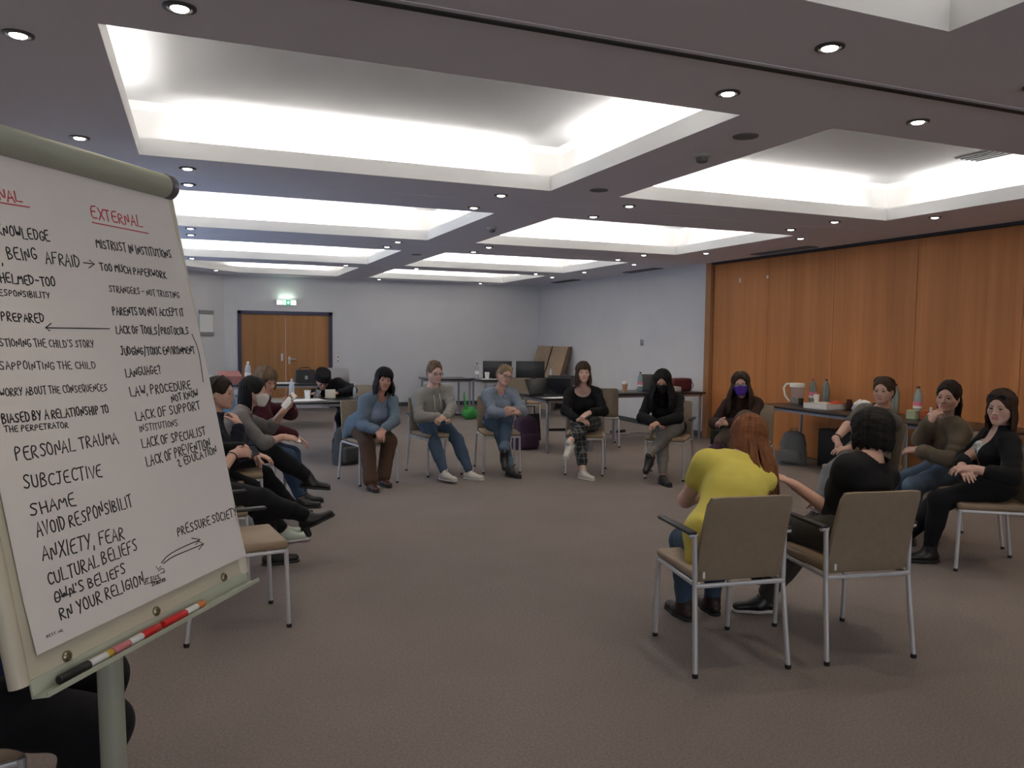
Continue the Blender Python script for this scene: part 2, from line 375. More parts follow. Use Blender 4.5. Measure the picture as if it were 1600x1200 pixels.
for x, ysl in DL.items():
    for i, yv in enumerate(ysl):
        if dl0 is None:
            dl0 = empty('recessed_downlight', (0, 0, 0)); o = dl0
            MB().lathe([(0.058, 0), (0.058, -0.006), (0.045, -0.009), (0.040, -0.003), (0.040, 0)], n=24).build('trim_ring', M_ringm, o)
            MB().lathe([(0.033, -0.006), (0.027, -0.012), (0.014, -0.015)], n=18).build('lamp', M_lamp, o)
        else: o = copy_tree(dl0)
        o.location = (x, yv, H)
        tag(o, 'recessed downlight, %s in the %s' % (ORD[i], ROWN[x]) if x != 0.37 else 'round recessed downlight in the slanting back left corner of the ceiling', 'ceiling light', 'recessed downlights')
        if yv < 15:
            l = bpy.data.lights.new('downlight_beam', 'SPOT'); l.energy = SPOT; l.spot_size = 1.7; l.spot_blend = 0.7; l.color = (1, 0.85, 0.66); l.shadow_soft_size = 0.04
            lo = bpy.data.objects.new('downlight_beam', l); COL.objects.link(lo); lo.location = (x, yv, H-0.03)
M_grey = mat('detector_grey', (0.16, 0.16, 0.165), 0.6)
for i, (x, yv, what) in enumerate(((2.97, 3.79, 's'), (3.02, 4.28, 'd'), (3.0, 5.63, 's2'), (2.99, 8.05, 'd2'), (2.99, 11.2, 's3'))):
    if what[0] == 's':
        o = tag(empty('ceiling_speaker', (x, yv, H)), 'dark round ceiling speaker on the central beam, %s' % {'s': 'nearest to the front', 's2': 'beside the big left coffer corner', 's3': 'deep in the room'}[what], 'speaker')
        MB().lathe([(0.075, 0), (0.072, -0.006), (0.05, -0.008)], n=24).build('grille', M_grey, o)
    else:
        o = tag(empty('smoke_detector', (x, yv, H)), 'round ribbed smoke detector under the central beam, %s' % {'d': 'near the big left coffer', 'd2': 'further back'}[what], 'smoke detector')
        MB().lathe([(0.055, 0), (0.055, -0.015), (0.045, -0.02)], n=24).build('base', mat('detector_white', (0.5, 0.49, 0.47), 0.5), o)
        MB().lathe([(0.040, -0.02), (0.036, -0.045), (0.02, -0.052)], n=18).build('cap', M_grey, o)
def grille(x0, x1, y0, y1, z, label):
    o = tag(empty('air_grille', ((x0+x1)/2, (y0+y1)/2, z)), label, 'vent')
    hx, hy = (x1-x0)/2, (y1-y0)/2
    MB().box(-hx, hx, -hy, hy, -0.004, -0.001).build('backing', M_track, o)
    g = MB()
    for k in range(5): xx = -hx+2*hx*(k+0.5)/5; g.box(xx-0.006, xx+0.006, -hy, hy, -0.012, -0.004)
    g.build('slats', M_grey, o)
grille(7.10, 7.30, 7.80, 8.90, H, 'dark slotted ceiling vent above the left part of the wood partition')
grille(7.10, 7.30, 11.35, 12.40, H, 'dark slotted ceiling vent above the middle of the white right wall')
grille(7.10, 7.30, 14.40, 15.45, H, 'dark slotted ceiling vent nearest the far right corner')
grille(5.95, 6.25, 3.95, 4.85, H+LID-0.003, 'grey slotted vent inside the lit right ceiling coffer')
# ------------------------------------------------------------------ chairs
def make_chair(name, arms=True):
    t = empty(name, (0, 0, 0))
    # seat cushion
    MB().rbox(-0.215, 0.215, -0.215, 0.235, 0.422, 0.468, 0.018, 3).build('seat', M_leather, t)
    # backrest: a slightly curved upholstered shell
    b = MB(); nx, nz = 9, 12; V = []; F = []
    for side in (0, 1):
        for k in range(nz):
            u = k/(nz-1); z = 0.435+0.405*u
            yb = -0.195-0.075*u-0.03*u*u
            hw = 0.222-0.012*u
            if k == nz-1: hw -= 0.012
            for i in range(nx):
                s = -1+2*i/(nx-1); y = yb-0.012*(1-s*s)
                V.append((s*hw, y-(0.034 if side else 0)*(1 if abs(s) < 0.99 and k not in (0, nz-1) else 0.72), z-(0.004 if k == nz-1 and abs(s) > .95 else 0)))
    q = lambda s, k, i: s*nx*nz+k*nx+i
    for k in range(nz-1):
        for i in range(nx-1):
            F.append((q(0, k, i), q(0, k, i+1), q(0, k+1, i+1), q(0, k+1, i))); F.append((q(1, k, i), q(1, k+1, i), q(1, k+1, i+1), q(1, k, i+1)))
        F.append((q(0, k, 0), q(0, k+1, 0), q(1, k+1, 0), q(1, k, 0))); F.append((q(0, k, nx-1), q(1, k, nx-1), q(1, k+1, nx-1), q(0, k+1, nx-1)))
    for i in range(nx-1):
        F.append((q(0, nz-1, i), q(0, nz-1, i+1), q(1, nz-1, i+1), q(1, nz-1, i))); F.append((q(0, 0, i), q(1, 0, i), q(1, 0, i+1), q(0, 0, i+1)))
    b.add(V, F, 0, True)
    bo = b.build('backrest', M_leather_back, t)
    MB().box(-0.206, -0.196, -0.262, -0.258, 0.455, 0.485).build('care_tag', M_white, bo)
    # metal frame
    f = MB(); z = 0.412
    f.tube([(-0.205, 0.22, z), (-0.22, -0.235, z), (0.22, -0.235, z), (0.205, 0.22, z), (-0.205, 0.22, z)], 0.0115, 8)
    f.build('seat_frame', M_chrome, t)
    for s in (-1, 1):
        l = MB(); l.tube([(s*0.208, 0.235, 0.012), (s*0.205, 0.222, 0.424)], 0.0125, 10).build('leg', M_chrome, t)
        pts = [(s*0.240, -0.275, 0.012), (s*0.228, -0.228, 0.40)]
        l2 = MB(); l2.tube(pts, 0.0125, 10).build('leg', M_chrome, t)
        MB().lathe([(0.014, 0), (0.014, 0.02)], (s*0.208, 0.2355, 0), 12).build('rubber_foot', M_black, t)
        MB().lathe([(0.014, 0), (0.014, 0.02)], (s*0.240, -0.276, 0), 12).build('rubber_foot', M_black, t)
        if arms:
            a = MB(); a.tube([(s*0.228, -0.228, 0.40), (s*0.232, -0.222, 0.648)], 0.0125, 10)
            a.tube([(s*0.222, -0.222, 0.648), (s*0.262, -0.222, 0.648)], 0.012, 10)
            ao = a.build('arm_post', M_chrome, t)
            M = Matrix.Translation((0, 0, 0))
            MB().rbox(s*0.247-0.022, s*0.247+0.022, -0.235, 0.11, 0.652, 0.668, 0.006, 2).build('arm_pad', M_black, ao)
    return t
chair_proto = {True: make_chair('conference_chair', True)}
chair_used = set()
def chair(x, y, fx, fy, label, arms=True, group='tan conference chairs'):
    if arms not in chair_proto: chair_proto[arms] = make_chair('conference_chair', arms)
    o = chair_proto[arms] if arms not in chair_used else copy_tree(chair_proto[arms])
    chair_used.add(arms)
    o.location = (x, y, 0); o.rotation_euler = (0, 0, yawof(fx, fy))
    return tag(o, label, 'chair', group)
CH = dict(cardi=(1.70, 8.22, 0.2, -0.97), man=(2.51, 8.50, 0.16, -0.98), blonde=(3.25, 8.45, -0.2, -0.98), plaid=(4.14, 8.0, -0.48, -0.87), bm=(4.90, 7.44, -0.68, -0.73), pm=(5.42, 6.75, -0.80, -0.6), gt=(5.34, 5.13, -0.98, -0.10), kh=(5.42, 4.32, -0.93, 0.30), rw=(5.07, 3.77, -0.84, 0.54), yel=(2.38, 3.17, 0.14, 0.99), bt=(3.06, 3.06, 0.16, 0.985), w1=(0.08, 6.0, 0.97, -0.1), p0=(0.03, 5.22, 0.98, 0.12), w2=(0.25, 6.55, 0.98, -0.05), p3=(0.47, 7.32, 0.95, -0.28), p16=(-0.70, 2.50, 0.97, 0.20))
chair(*CH['cardi'], 'armless tan chair under the woman in the blue cardigan', False)
chair(*CH['man'], 'tan armchair under the man in the grey hoodie')
chair(*CH['blonde'], 'armless tan chair under the blonde woman in glasses and blue shirt', False)
chair(*CH['plaid'], 'armless tan chair under the woman in plaid trousers', False)
chair(*CH['bm'], 'tan armchair under the woman in the black face mask')
chair(*CH['pm'], 'tan chair under the woman in the purple face mask', False)
chair(*CH['gt'], 'tan chair under the woman in the grey t-shirt, mostly hidden', False)
chair(*CH['kh'], 'tan chair under the woman in the khaki sweatshirt', False)
chair(*CH['rw'], 'tan armchair under the woman in the black cardigan at the right edge')
chair(*CH['yel'], 'tan armchair seen from behind under the woman in yellow')
chair(*CH['bt'], 'tan armchair seen from behind under the woman in the black t-shirt')
chair(*CH['w1'], 'tan chair under the woman resting her chin on her hand beside the flip chart', False)
chair(*CH['p0'], 'tan chair under the person in black heeled boots beside the flip chart', False)
chair(*CH['w2'], 'tan chair under the woman in the grey top and white mask', False)
chair(*CH['p3'], 'tan chair under the person in the maroon sweater', False)
chair(*CH['p16'], 'tan chair behind the flip chart base under the black trousered person', False)
chair(0.18, 4.385, 0.99, 0.14, 'empty tan armchair just right of the flip chart')
chair(5.46, 10.02, 0.45, 0.89, 'empty tan chair turned away, behind the woman in the black sweater', False)
chair(5.15, 12.2, -0.1, -1, 'empty chair behind the laptop table with a black bag under it', False)
chair(2.05, 10.80, -0.55, -0.83, 'tan chair under the person slumped over the table', False)

# ------------------------------------------------------------------ tables
def table(x0, x1, y0, y1, label, inset=0.06):
    cx, cy = (x0+x1)/2, (y0+y1)/2; t = tag(empty('conference_table', (cx, cy, 0)), label, 'table', 'dark conference tables')
    hx, hy = (x1-x0)/2, (y1-y0)/2
    tp = MB().rbox(-hx, hx, -hy, hy, 0.708, 0.735, 0.004, 2).build('tabletop', M_tabletop, t)
    r = MB(); i = 0.035; z0, z1 = 0.672, 0.708
    r.box(-hx+i, hx-i, -hy+i, -hy+i+0.025, z0, z1).box(-hx+i, hx-i, hy-i-0.025, hy-i, z0, z1).box(-hx+i, -hx+i+0.025, -hy+i, hy-i, z0, z1).box(hx-i-0.025, hx-i, -hy+i, hy-i, z0, z1)
    r.build('table_frame', M_tablemetal, t)
    for sx in (-1, 1):
        for sy in (-1, 1):
            MB().tube([(sx*(hx-inset), sy*(hy-inset), 0.012), (sx*(hx-inset), sy*(hy-inset), 0.69)], 0.02, 12).lathe([(0.022, 0), (0.022, 0.015)], (sx*(hx-inset), sy*(hy-inset), 0), 12).build('leg', M_tablemetal, t)
    return t
table(6.62, 7.36, 6.48, 8.08, 'dark table along the wood partition holding the jug and bottles')
table(6.62, 7.36, 4.84, 6.44, 'dark table along the wood partition behind the khaki sweatshirt woman')
table(4.28, 5.06, 9.42, 10.30, 'dark table with open laptops between the blonde woman and the plaid trousers woman')
table(5.62, 7.25, 10.02, 10.80, 'dark table against the white wall behind the woman in the black mask')
table(4.05, 4.92, 14.15, 14.95, 'dark table near the back wall beside the green bag')
table(4.97, 6.75, 13.75, 14.55, 'dark table by the back right corner carrying two monitors')
table(0.62, 2.05, 9.62, 10.35, 'dark table the person in black leans on')
table(-0.35, 1.0, 13.05, 13.85, 'dark table at the back left with the red box')
table(1.05, 2.45, 13.15, 14.0, 'dark table in front of the double door with the black handbag')

# ------------------------------------------------------------------ props
M_pet = mat('bottle_plastic', (0.35, 0.52, 0.55), 0.12, alpha=0.55)
M_petg = mat('bottle_green', (0.22, 0.32, 0.30), 0.12, alpha=0.58)
M_petc = mat('bottle_clear', (0.75, 0.80, 0.85), 0.1, alpha=0.45)
M_lblr = mat('label_red_pink', (0.62, 0.16, 0.25), 0.6)
M_cap = mat('cap_red', (0.30, 0.03, 0.04), 0.5)
M_capd = mat('cap_dark', (0.03, 0.025, 0.03), 0.5)
M_cup = mat('paper_cup', (0.78, 0.76, 0.72), 0.7)
M_red = mat('red_card', (0.55, 0.09, 0.04), 0.6)
M_screen = mat('laptop_dark', (0.018, 0.020, 0.022), 0.35)
M_silver = mat('laptop_silver', (0.35, 0.35, 0.36), 0.4, 0.6)
M_water = mat('jug_water', (0.55, 0.6, 0.62), 0.1, alpha=0.35)
def bottle(x, y, z, hgt, label, m=None, cap=None, lbl=None, r=None, group='water bottles'):
    r = r or hgt*0.135
    o = tag(empty('water_bottle', (x, y, z)), label, 'bottle', group)
    p = [(r*0.6, 0), (r*0.92, 0.012), (r, 0.03), (r*0.96, hgt*0.18), (r, hgt*0.24), (r, hgt*0.55), (r*0.93, hgt*0.60), (r, hgt*0.66), (r*0.82, hgt*0.77), (r*0.42, hgt*0.89), (r*0.34, hgt*0.92), (r*0.34, hgt*0.95)]
    MB().lathe(p, n=20).build('body', m or M_pet, o)
    MB().lathe([(r*0.38, hgt*0.93), (r*0.40, hgt*0.94), (r*0.40, hgt*0.99), (r*0.34, hgt)], n=16).build('cap', cap or M_cap, o)
    if lbl:
        b = MB(); b.lathe([(r*1.015, hgt*0.28), (r*1.015, hgt*0.36)], n=20, mi=0); b.lathe([(r*1.016, hgt*0.36), (r*1.016, hgt*0.50)], n=20, mi=1); b.build('label_band', [M_plastic, lbl], o)
    return o
TZ = 0.7352
bottle(7.18, 7.70, TZ, 0.335, 'green water bottle with pink label standing right of the jug, front one of the pair', M_petg, M_cap, M_lblr)
bottle(7.28, 7.58, TZ, 0.335, 'green water bottle without label, rear one of the pair beside the jug', M_petg, M_capd)
bottle(7.20, 6.62, TZ, 0.33, 'green water bottle with red label just behind the grey t-shirt woman', M_petg, M_cap, M_lblr)
bottle(7.26, 6.52, TZ, 0.34, 'plain green water bottle right of the grey t-shirt woman\'s head', M_petg, M_capd)
bottle(7.26, 6.22, TZ, 0.33, 'pale water bottle with pink label standing alone before the partition', M_pet, M_capd, M_lblr)
bottle(6.28, 10.34, TZ, 0.30, 'clear bottle with pink label on the table behind the black sweater woman', M_pet, M_capd, M_lblr)
bottle(5.02, 14.25, TZ, 0.30, 'small clear bottle with dark cap at the edge between the two back tables', M_petc, M_capd, M_plastic)
bottle(6.44, 13.95, TZ, 0.22, 'small bottle right of the second dark monitor at the back', M_petc, M_capd)
bottle(0.78, 13.40, TZ, 0.36, 'tall clear bottle on the back left table beside the red box', M_petc, M_plastic, M_plastic)
bottle(1.12, 10.22, TZ, 0.25, 'clear water bottle on the table behind the maroon sweater', M_petc, M_plastic)
bottle(1.90, 10.15, TZ, 0.16, 'small squat bottle at the right end of the slumped person\'s table', M_petc, M_petg)
def cup(x, y, z, hgt, label, m=None, r=None):
    o = tag(empty('paper_cup', (x, y, z)), label, 'cup', 'paper cups'); r = r or hgt*0.38
    MB().lathe([(r*0.72, 0), (r*0.97, hgt*0.96), (r*1.03, hgt*0.97), (r*1.03, hgt), (r*0.93, hgt), (r*0.70, 0.006)], n=20).build('cup_wall', m or M_cup, o)
    return o
cup(6.98, 7.42, TZ+0.066, 0.095, 'white paper cup on the box beside the bottles by the partition')
cup(4.90, 9.76, TZ, 0.10, 'white paper cup on the laptop table, lower of two stacked')
cup(4.90, 9.76, TZ+0.05, 0.10, 'white paper cup stacked inside another on the laptop table')
cup(5.18, 14.12, TZ, 0.13, 'white cup on the back table beside the small clear bottle')
cup(4.66, 10.23, TZ, 0.11, 'pale pink cup behind the open laptop', mat('cup_pink', (0.62, 0.42, 0.36), 0.6))
cup(1.98, 13.36, TZ, 0.17, 'tall white cup beside the black handbag at the double door', None, 0.06)
cup(0.36, 13.35, TZ, 0.14, 'white cup at the front of the back left table')
cup(0.20, 13.48, TZ, 0.15, 'white cup behind another on the back left table')
cup(1.30, 10.1, TZ, 0.11, 'cream paper cup on the slumped person\'s table')
cc = tag(empty('coffee_cup', (5.93, 10.2, TZ)), 'iced coffee in a clear cup with white lid behind the empty chair', 'cup')
MB().lathe([(0.03, 0), (0.043, 0.13)], n=18).build('cup_body', mat('coffee_mix', (0.52, 0.30, 0.17), 0.3), cc)
MB().lathe([(0.046, 0.128), (0.046, 0.145), (0.036, 0.165), (0.02, 0.168)], n=18).build('lid', M_plastic, cc)

# jug
j = tag(empty('water_jug', (7.14, 7.93, TZ)), 'clear filter jug with white lid and handle on the side table', 'jug')
MB().lathe([(0.068, 0), (0.075, 0.02), (0.088, 0.20), (0.090, 0.225)], n=24).build('jug_body', M_water, j)
MB().lathe([(0.060, 0.008), (0.070, 0.02), (0.074, 0.07), (0.0, 0.071)], n=24).build('water', mat('water_low', (0.45, 0.5, 0.52), 0.05, alpha=0.5), j)
MB().lathe([(0.093, 0.215), (0.095, 0.25), (0.085, 0.265), (0.02, 0.268)], n=24).build('lid', M_plastic, j)
MB().tube([(-0.06, 0.06, 0.255), (-0.10, 0.09, 0.25), (-0.125, 0.105, 0.20), (-0.11, 0.095, 0.10), (-0.07, 0.06, 0.03)], 0.013, 10).build('handle', M_plastic, j)
g = tag(empty('dark_tumbler', (7.05, 7.76, TZ)), 'small dark glass in front of the water jug', 'glass')
MB().lathe([(0.028, 0), (0.032, 0.085), (0.028, 0.085), (0.025, 0.01)], n=18).build('glass_wall', mat('dark_glass', (0.05, 0.045, 0.04), 0.15), g)
# white box with snacks
bx = tag(empty('cake_box', (6.98, 7.28, TZ), 0.1), 'low white open box on the table by the partition', 'box')
b = MB(); b.box(-0.17, 0.17, -0.17, 0.17, 0, 0.006).box(-0.17, -0.164, -0.17, 0.17, 0, 0.065).box(0.164, 0.17, -0.17, 0.17, 0, 0.065).box(-0.17, 0.17, -0.17, -0.164, 0, 0.065).box(-0.17, 0.17, 0.164, 0.17, 0, 0.065).box(-0.17, 0.17, -0.17, 0.17, 0.059, 0.065)
b.build('box_tray', M_plastic, bx)
sn = tag(empty('snack_bag', (7.05, 7.18, TZ+0.066)), 'crumpled red orange snack packet on the white box', 'packet')
b = MB(); V = []; F = []
for i in range(9):
    for k in range(9):
        u, v = i/8, k/8; V.append((-0.09+0.18*u, -0.06+0.12*v, 0.004+0.035*math.sin(math.pi*u)*math.sin(math.pi*v)*(0.7+0.5*random.random())))
for i in range(8):
    for k in range(8): F.append((i*9+k, (i+1)*9+k, (i+1)*9+k+1, i*9+k+1))
n0 = len(V); V += [(x, y, 0) for x, y, z in V]; F += [tuple(n0+i for i in f[::-1]) for f in F]
for i in range(8):
    for a, c in (((i*9), (i+1)*9), ((i*9+8), (i+1)*9+8), (i, i+1), (72+i, 72+i+1)): F.append((a, c, n0+c, n0+a))
b.add(V, F, 0, True).build('wrapper', M_red, sn)
ds = tag(empty('dark_jar', (7.12, 7.04, TZ)), 'dark brown jar beside the white tissue bundle on the side table', 'jar')
MB().lathe([(0.035, 0), (0.04, 0.02), (0.04, 0.09), (0.03, 0.10), (0.032, 0.125)], n=16).build('jar_body', mat('jar_brown', (0.05, 0.02, 0.015), 0.25), ds)
ti = tag(empty('tissue_bundle', (7.12, 6.86, TZ)), 'crumpled white tissue bundle left of the grey t-shirt woman\'s head', 'tissues')
def blob(c, rad, seed, amp=0.25, n=14, m=10):
    r_ = random.Random(seed); ph = [r_.uniform(0, 6.28) for _ in range(6)]; V = []; F = []
    for i in range(m+1):
        th = math.pi*i/m
        for k in range(n):
            a = 2*math.pi*k/n; d = 1+amp*(math.sin(3*a+ph[0])*math.sin(2*th+ph[1])+0.6*math.sin(5*a+ph[2]+3*th)*math.sin(th))
            V.append((c[0]+rad[0]*d*math.sin(th)*math.cos(a), c[1]+rad[1]*d*math.sin(th)*math.sin(a), max(0.001, c[2]+rad[2]*d*math.cos(th))))
    for i in range(m):
        for k in range(n): F.append((i*n+k, i*n+(k+1) % n, (i+1)*n+(k+1) % n, (i+1)*n+k))
    return V, F
MB().add(*blob((0, 0, 0.06), (0.07, 0.11, 0.07), 3), 0, True).build('tissue', M_white, ti)
gb = tag(empty('tea_box', (6.98, 6.03, TZ), 0.15), 'small pale green carton on the side table by the khaki sleeve', 'box')
MB().rbox(-0.05, 0.05, -0.05, 0.05, 0, 0.095, 0.003, 1).build('carton', mat('carton_green', (0.35, 0.40, 0.25), 0.6), gb)
rb = tag(empty('red_carton', (7.06, 5.93, TZ), 0.15), 'small red carton beside the pale green one', 'box')
MB().rbox(-0.05, 0.05, -0.05, 0.05, 0, 0.10, 0.003, 1).build('carton', mat('carton_red', (0.42, 0.10, 0.03), 0.6), rb)
sb = tag(empty('spray_bottle', (6.98, 5.82, TZ)), 'small white dispenser bottle at the right of the red carton', 'bottle')
MB().lathe([(0.03, 0), (0.03, 0.07), (0.012, 0.09), (0.012, 0.12)], n=14).build('bottle_body', M_plastic, sb)
MB().lathe([(0.014, 0.115), (0.014, 0.14), (0.006, 0.145)], n=12).build('nozzle', M_plastic, sb)

def laptop(x, y, rz, label, w=0.36, d=0.24, tilt=105, m=None, z=TZ):
    o = tag(empty('laptop', (x, y, z), rz), label, 'laptop', 'open laptops'); m = m or M_screen
    MB().rbox(-w/2, w/2, -d/2, d/2, 0, 0.018, 0.004, 2, 0).box(-w*0.44, w*0.44, -d*0.1, d*0.42, 0.0175, 0.0186, 1).build('keyboard_base', [m, M_black], o)
    T = Matrix.Translation((0, -d/2+0.004, 0.016)) @ Matrix.Rotation(math.radians(180-tilt+0)-math.pi/2, 4, 'X')
    MB().rbox(-w/2, w/2, -0.012, 0, 0, d*0.98, 0.003, 2, 0, T).box(-w*0.46, w*0.46, 0.0003, 0.001, 0.014, d*0.93, 1, T).build('screen_lid', [m, M_black], o)
    return o
# screens face away from the camera (their users sit behind)
laptop(4.68, 9.90, 2.45, 'open dark laptop nearest on the laptop table, seen half from the side')
laptop(4.85, 10.12, -0.35, 'open dark laptop right of the side-on one on the laptop table', 0.40, 0.27)
laptop(4.42, 10.1, 0.25, 'low dark laptop behind the blonde woman\'s shoulder', 0.36, 0.24, 120)
laptop(6.60, 10.58, -0.3, 'open dark laptop behind the pink-labelled bottle', 0.37, 0.25)
laptop(2.24, 13.58, 0.1, 'grey laptop in front of the double door', 0.36, 0.24, 100, M_silver)
def monitor(x, y, rz, label):
    o = tag(empty('computer_monitor', (x, y, TZ), rz), label, 'monitor', 'dark monitors at the back')
    MB().rbox(-0.28, 0.28, -0.02, 0.02, 0.015, 0.34, 0.006, 2).build('screen', M_screen, o)
    MB().rbox(-0.03, 0.03, 0.02, 0.045, 0.0, 0.2, 0.005, 1).rbox(-0.11, 0.11, -0.06, 0.10, 0, 0.012, 0.004, 1).build('stand', M_black, o)
monitor(5.42, 14.2, -0.25, 'dark screen left of the blonde woman\'s head on the back table')
monitor(6.05, 14.05, -0.25, 'dark screen right of the blonde woman\'s head on the back table')
def paper(x, y, rz, w, d, label, z=TZ, n=1):
    o = tag(empty('paper_sheets', (x, y, z), rz), label, 'paper'); b = MB()
    for k in range(n):
        a = Matrix.Rotation(rng.uniform(-0.3, 0.3)*(k > 0), 4, 'Z') @ Matrix.Translation((rng.uniform(-.06, .06)*(k > 0), rng.uniform(-.06, .06)*(k > 0), 0))
        b.box(-w/2, w/2, -d/2, d/2, 0.0005+0.002*k, 0.002+0.002*k, 0, a)
    b.build('sheets', M_white, o)
paper(4.52, 9.56, 0.3, 0.30, 0.21, 'white paper at the near edge of the laptop table')
paper(4.88, 9.56, -0.2, 0.26, 0.26, 'loose white sheets beside the stacked cups', n=3)
paper(1.22, 9.9, 0.1, 0.36, 0.30, 'white sheets on the slumped person\'s table', n=3)
paper(1.33, 13.45, 0.1, 0.36, 0.3, 'white sheets on the table before the double door', n=3)
paper(5.15, 14.0, 0.1, 0.3, 0.21, 'white sheet beside the left dark monitor', n=2)
pj = tag(empty('projector', (6.66, 10.20, TZ), -0.2), 'pale flat projector on the table left of the black masked woman', 'projector')
MB().rbox(-0.19, 0.19, -0.13, 0.13, 0.012, 0.085, 0.012, 2).build('housing', mat('projector_grey', (0.42, 0.42, 0.43), 0.5), pj)
MB().lathe([(0.03, 0), (0.032, 0.02), (0.024, 0.022)], n=16, M=Matrix.Translation((-0.08, -0.13, 0.05)) @ Matrix.Rotation(math.pi/2, 4, 'X')).build('lens', M_black, pj)
MB().lathe([(0.012, 0), (0.012, 0.013)], (-0.15, -0.1, 0)).lathe([(0.012, 0), (0.012, 0.013)], (0.15, -0.1, 0)).lathe([(0.012, 0), (0.012, 0.013)], (0, 0.1, 0)).build('feet', M_black, pj)
rx = tag(empty('red_folder_box', (0.50, 13.55, TZ), 0.05), 'reddish slanted file box on the back left table', 'box')
MB().add([(-0.2, -0.1, 0), (0.2, -0.1, 0), (0.2, 0.1, 0), (-0.2, 0.1, 0), (-0.19, -0.1, 0.12), (0.19, -0.1, 0.12), (0.16, 0.1, 0.20), (-0.16, 0.1, 0.20)], [(0, 3, 2, 1), (4, 5, 6, 7), (0, 1, 5, 4), (1, 2, 6, 5), (2, 3, 7, 6), (3, 0, 4, 7)]).build('file_box', mat('dusty_red', (0.42, 0.17, 0.15), 0.7), rx)
bl = tag(empty('blue_crate', (0.30, 12.9, 0.0), 0.1), 'pale blue plastic crate standing before the back left table', 'crate')
b = MB(); b.box(-0.25, 0.25, -0.13, 0.13, 0, 0.56).box(-0.27, 0.27, -0.15, 0.15, 0.56, 0.60); b.build('crate_shell', mat('crate_blue', (0.12, 0.28, 0.42), 0.5), bl)
# black handbag on table
hb = tag(empty('handbag', (1.70, 13.5, TZ), 0.1), 'black handbag with a pale clasp before the double door', 'bag')
b = MB(); b.add([(-0.17, -0.07, 0), (0.17, -0.07, 0), (0.17, 0.07, 0), (-0.17, 0.07, 0), (-0.15, -0.04, 0.22), (0.15, -0.04, 0.22), (0.15, 0.04, 0.22), (-0.15, 0.04, 0.22)], [(0, 3, 2, 1), (4, 5, 6, 7), (0, 1, 5, 4), (1, 2, 6, 5), (2, 3, 7, 6), (3, 0, 4, 7)]).build('bag_body', M_black, hb)
MB().tube([(-0.10, 0, 0.215), (-0.07, 0, 0.255), (0.07, 0, 0.255), (0.10, 0, 0.215)], 0.008, 8).build('handle', M_black, hb)
MB().rbox(-0.02, 0.03, -0.068, -0.055, 0.06, 0.12, 0.004, 1).build('clasp', M_tablemetal, hb)
# leaning boards
def board(y0, y1, k, label, dx):
    o = tag(empty('leaning_board', (WXR-0.02-0.035*k-dx, (y0+y1)/2, 0)), label, 'board', 'cardboard panels leaning in the corner')
    T = Matrix.Rotation(math.radians(-17.5), 4, 'Y').inverted()
    hw = (y1-y0)/2; lean = 0.42; hh = 1.35
    V = []
    for z, x in ((0, -lean), (hh, 0)):
        for xx in (x-0.018, x):
            for y in (-hw, hw): V.append((xx, y, z))
    b = MB(); b.add(V, [(0, 1, 5, 4), (2, 6, 7, 3), (0, 4, 6, 2), (1, 3, 7, 5), (4, 5, 7, 6), (0, 2, 3, 1)])
    b.m[2] = 1
    return b.build('panel', [M_card, M_cardedge], o)
for k in range(3): board(14.98, 15.74, k, ['rearmost', 'middle', 'front'][k]+' panel of the right pile of cardboard boards leaning in the corner', 0)
for k in range(2): board(15.86, 16.62, k, ['rear', 'front'][k]+' panel of the left pile of cardboard boards leaning in the corner', 0.01)

# bags on the floor
def backpack(loc, rz, label, m, w=0.30, d=0.17, hgt=0.42, strap=None, lean=0.0):
    o = tag(empty('backpack', loc, rz), label, 'backpack'); V, F = [], []
    nz, n = 12, 20
    for i in range(nz+1):
        u = i/nz; s = (1-0.28*u**2)*(1 if u < 0.9 else (1-(u-0.9)*6)) ; s = max(s, 0.12); bulge = 1+0.12*math.sin(math.pi*u)
        for k in range(n):
            a = 2*math.pi*k/n; ca, sa = math.cos(a), math.sin(a)
            x = (abs(ca)**0.6)*math.copysign(1, ca)*w/2*s; y = (abs(sa)**0.7)*math.copysign(1, sa)*d/2*s*bulge
            x += 0.006*math.sin(7*u*3+a*3)
            V.append((x, y+lean*u*hgt, 0.004+u*hgt))
    for i in range(nz):
        for k in range(n): F.append((i*n+k, i*n+(k+1) % n, (i+1)*n+(k+1) % n, (i+1)*n+k))
    F.append(tuple(range(n))[::-1]); F.append(tuple(nz*n+k for k in range(n)))
    MB().add(V, F, 0, True).build('bag_body', m, o)
    MB().rbox(-w*0.36, w*0.36, -d*0.5-0.045, -d*0.32, 0.03, hgt*0.48, 0.03, 3).build('front_pocket', m, o)
    st = strap or m
    for s in (-1, 1):
        MB().tube([(s*w*0.2, d*0.36+lean*hgt*.9, hgt*0.88), (s*w*0.28, d*0.62+lean*hgt*.6, hgt*0.62), (s*w*0.30, d*0.62+lean*hgt*.3, hgt*0.30), (s*w*0.34, d*0.44, 0.04)], 0.018, 8, flat=0.4).build('shoulder_strap', st, o)
    MB().tube([(-0.04, d*0.1+lean*hgt, hgt*0.95), (-0.03, d*0.1+lean*hgt, hgt+0.04), (0.03, d*0.1+lean*hgt, hgt+0.04), (0.04, d*0.1+lean*hgt, hgt*0.95)], 0.007, 8).build('grab_loop', st, o)
    return o
M_bpgrey = mat('pack_grey', (0.16, 0.165, 0.165), 0.8, bump=0.2, bscale=60)
backpack((1.66, 9.42, 0), 0.5, 'dark grey backpack on the floor behind the blue cardigan woman\'s chair', mat('pack_dark_grey', (0.07, 0.073, 0.07), 0.8, bump=0.2, bscale=60), 0.34, 0.2, 0.46)
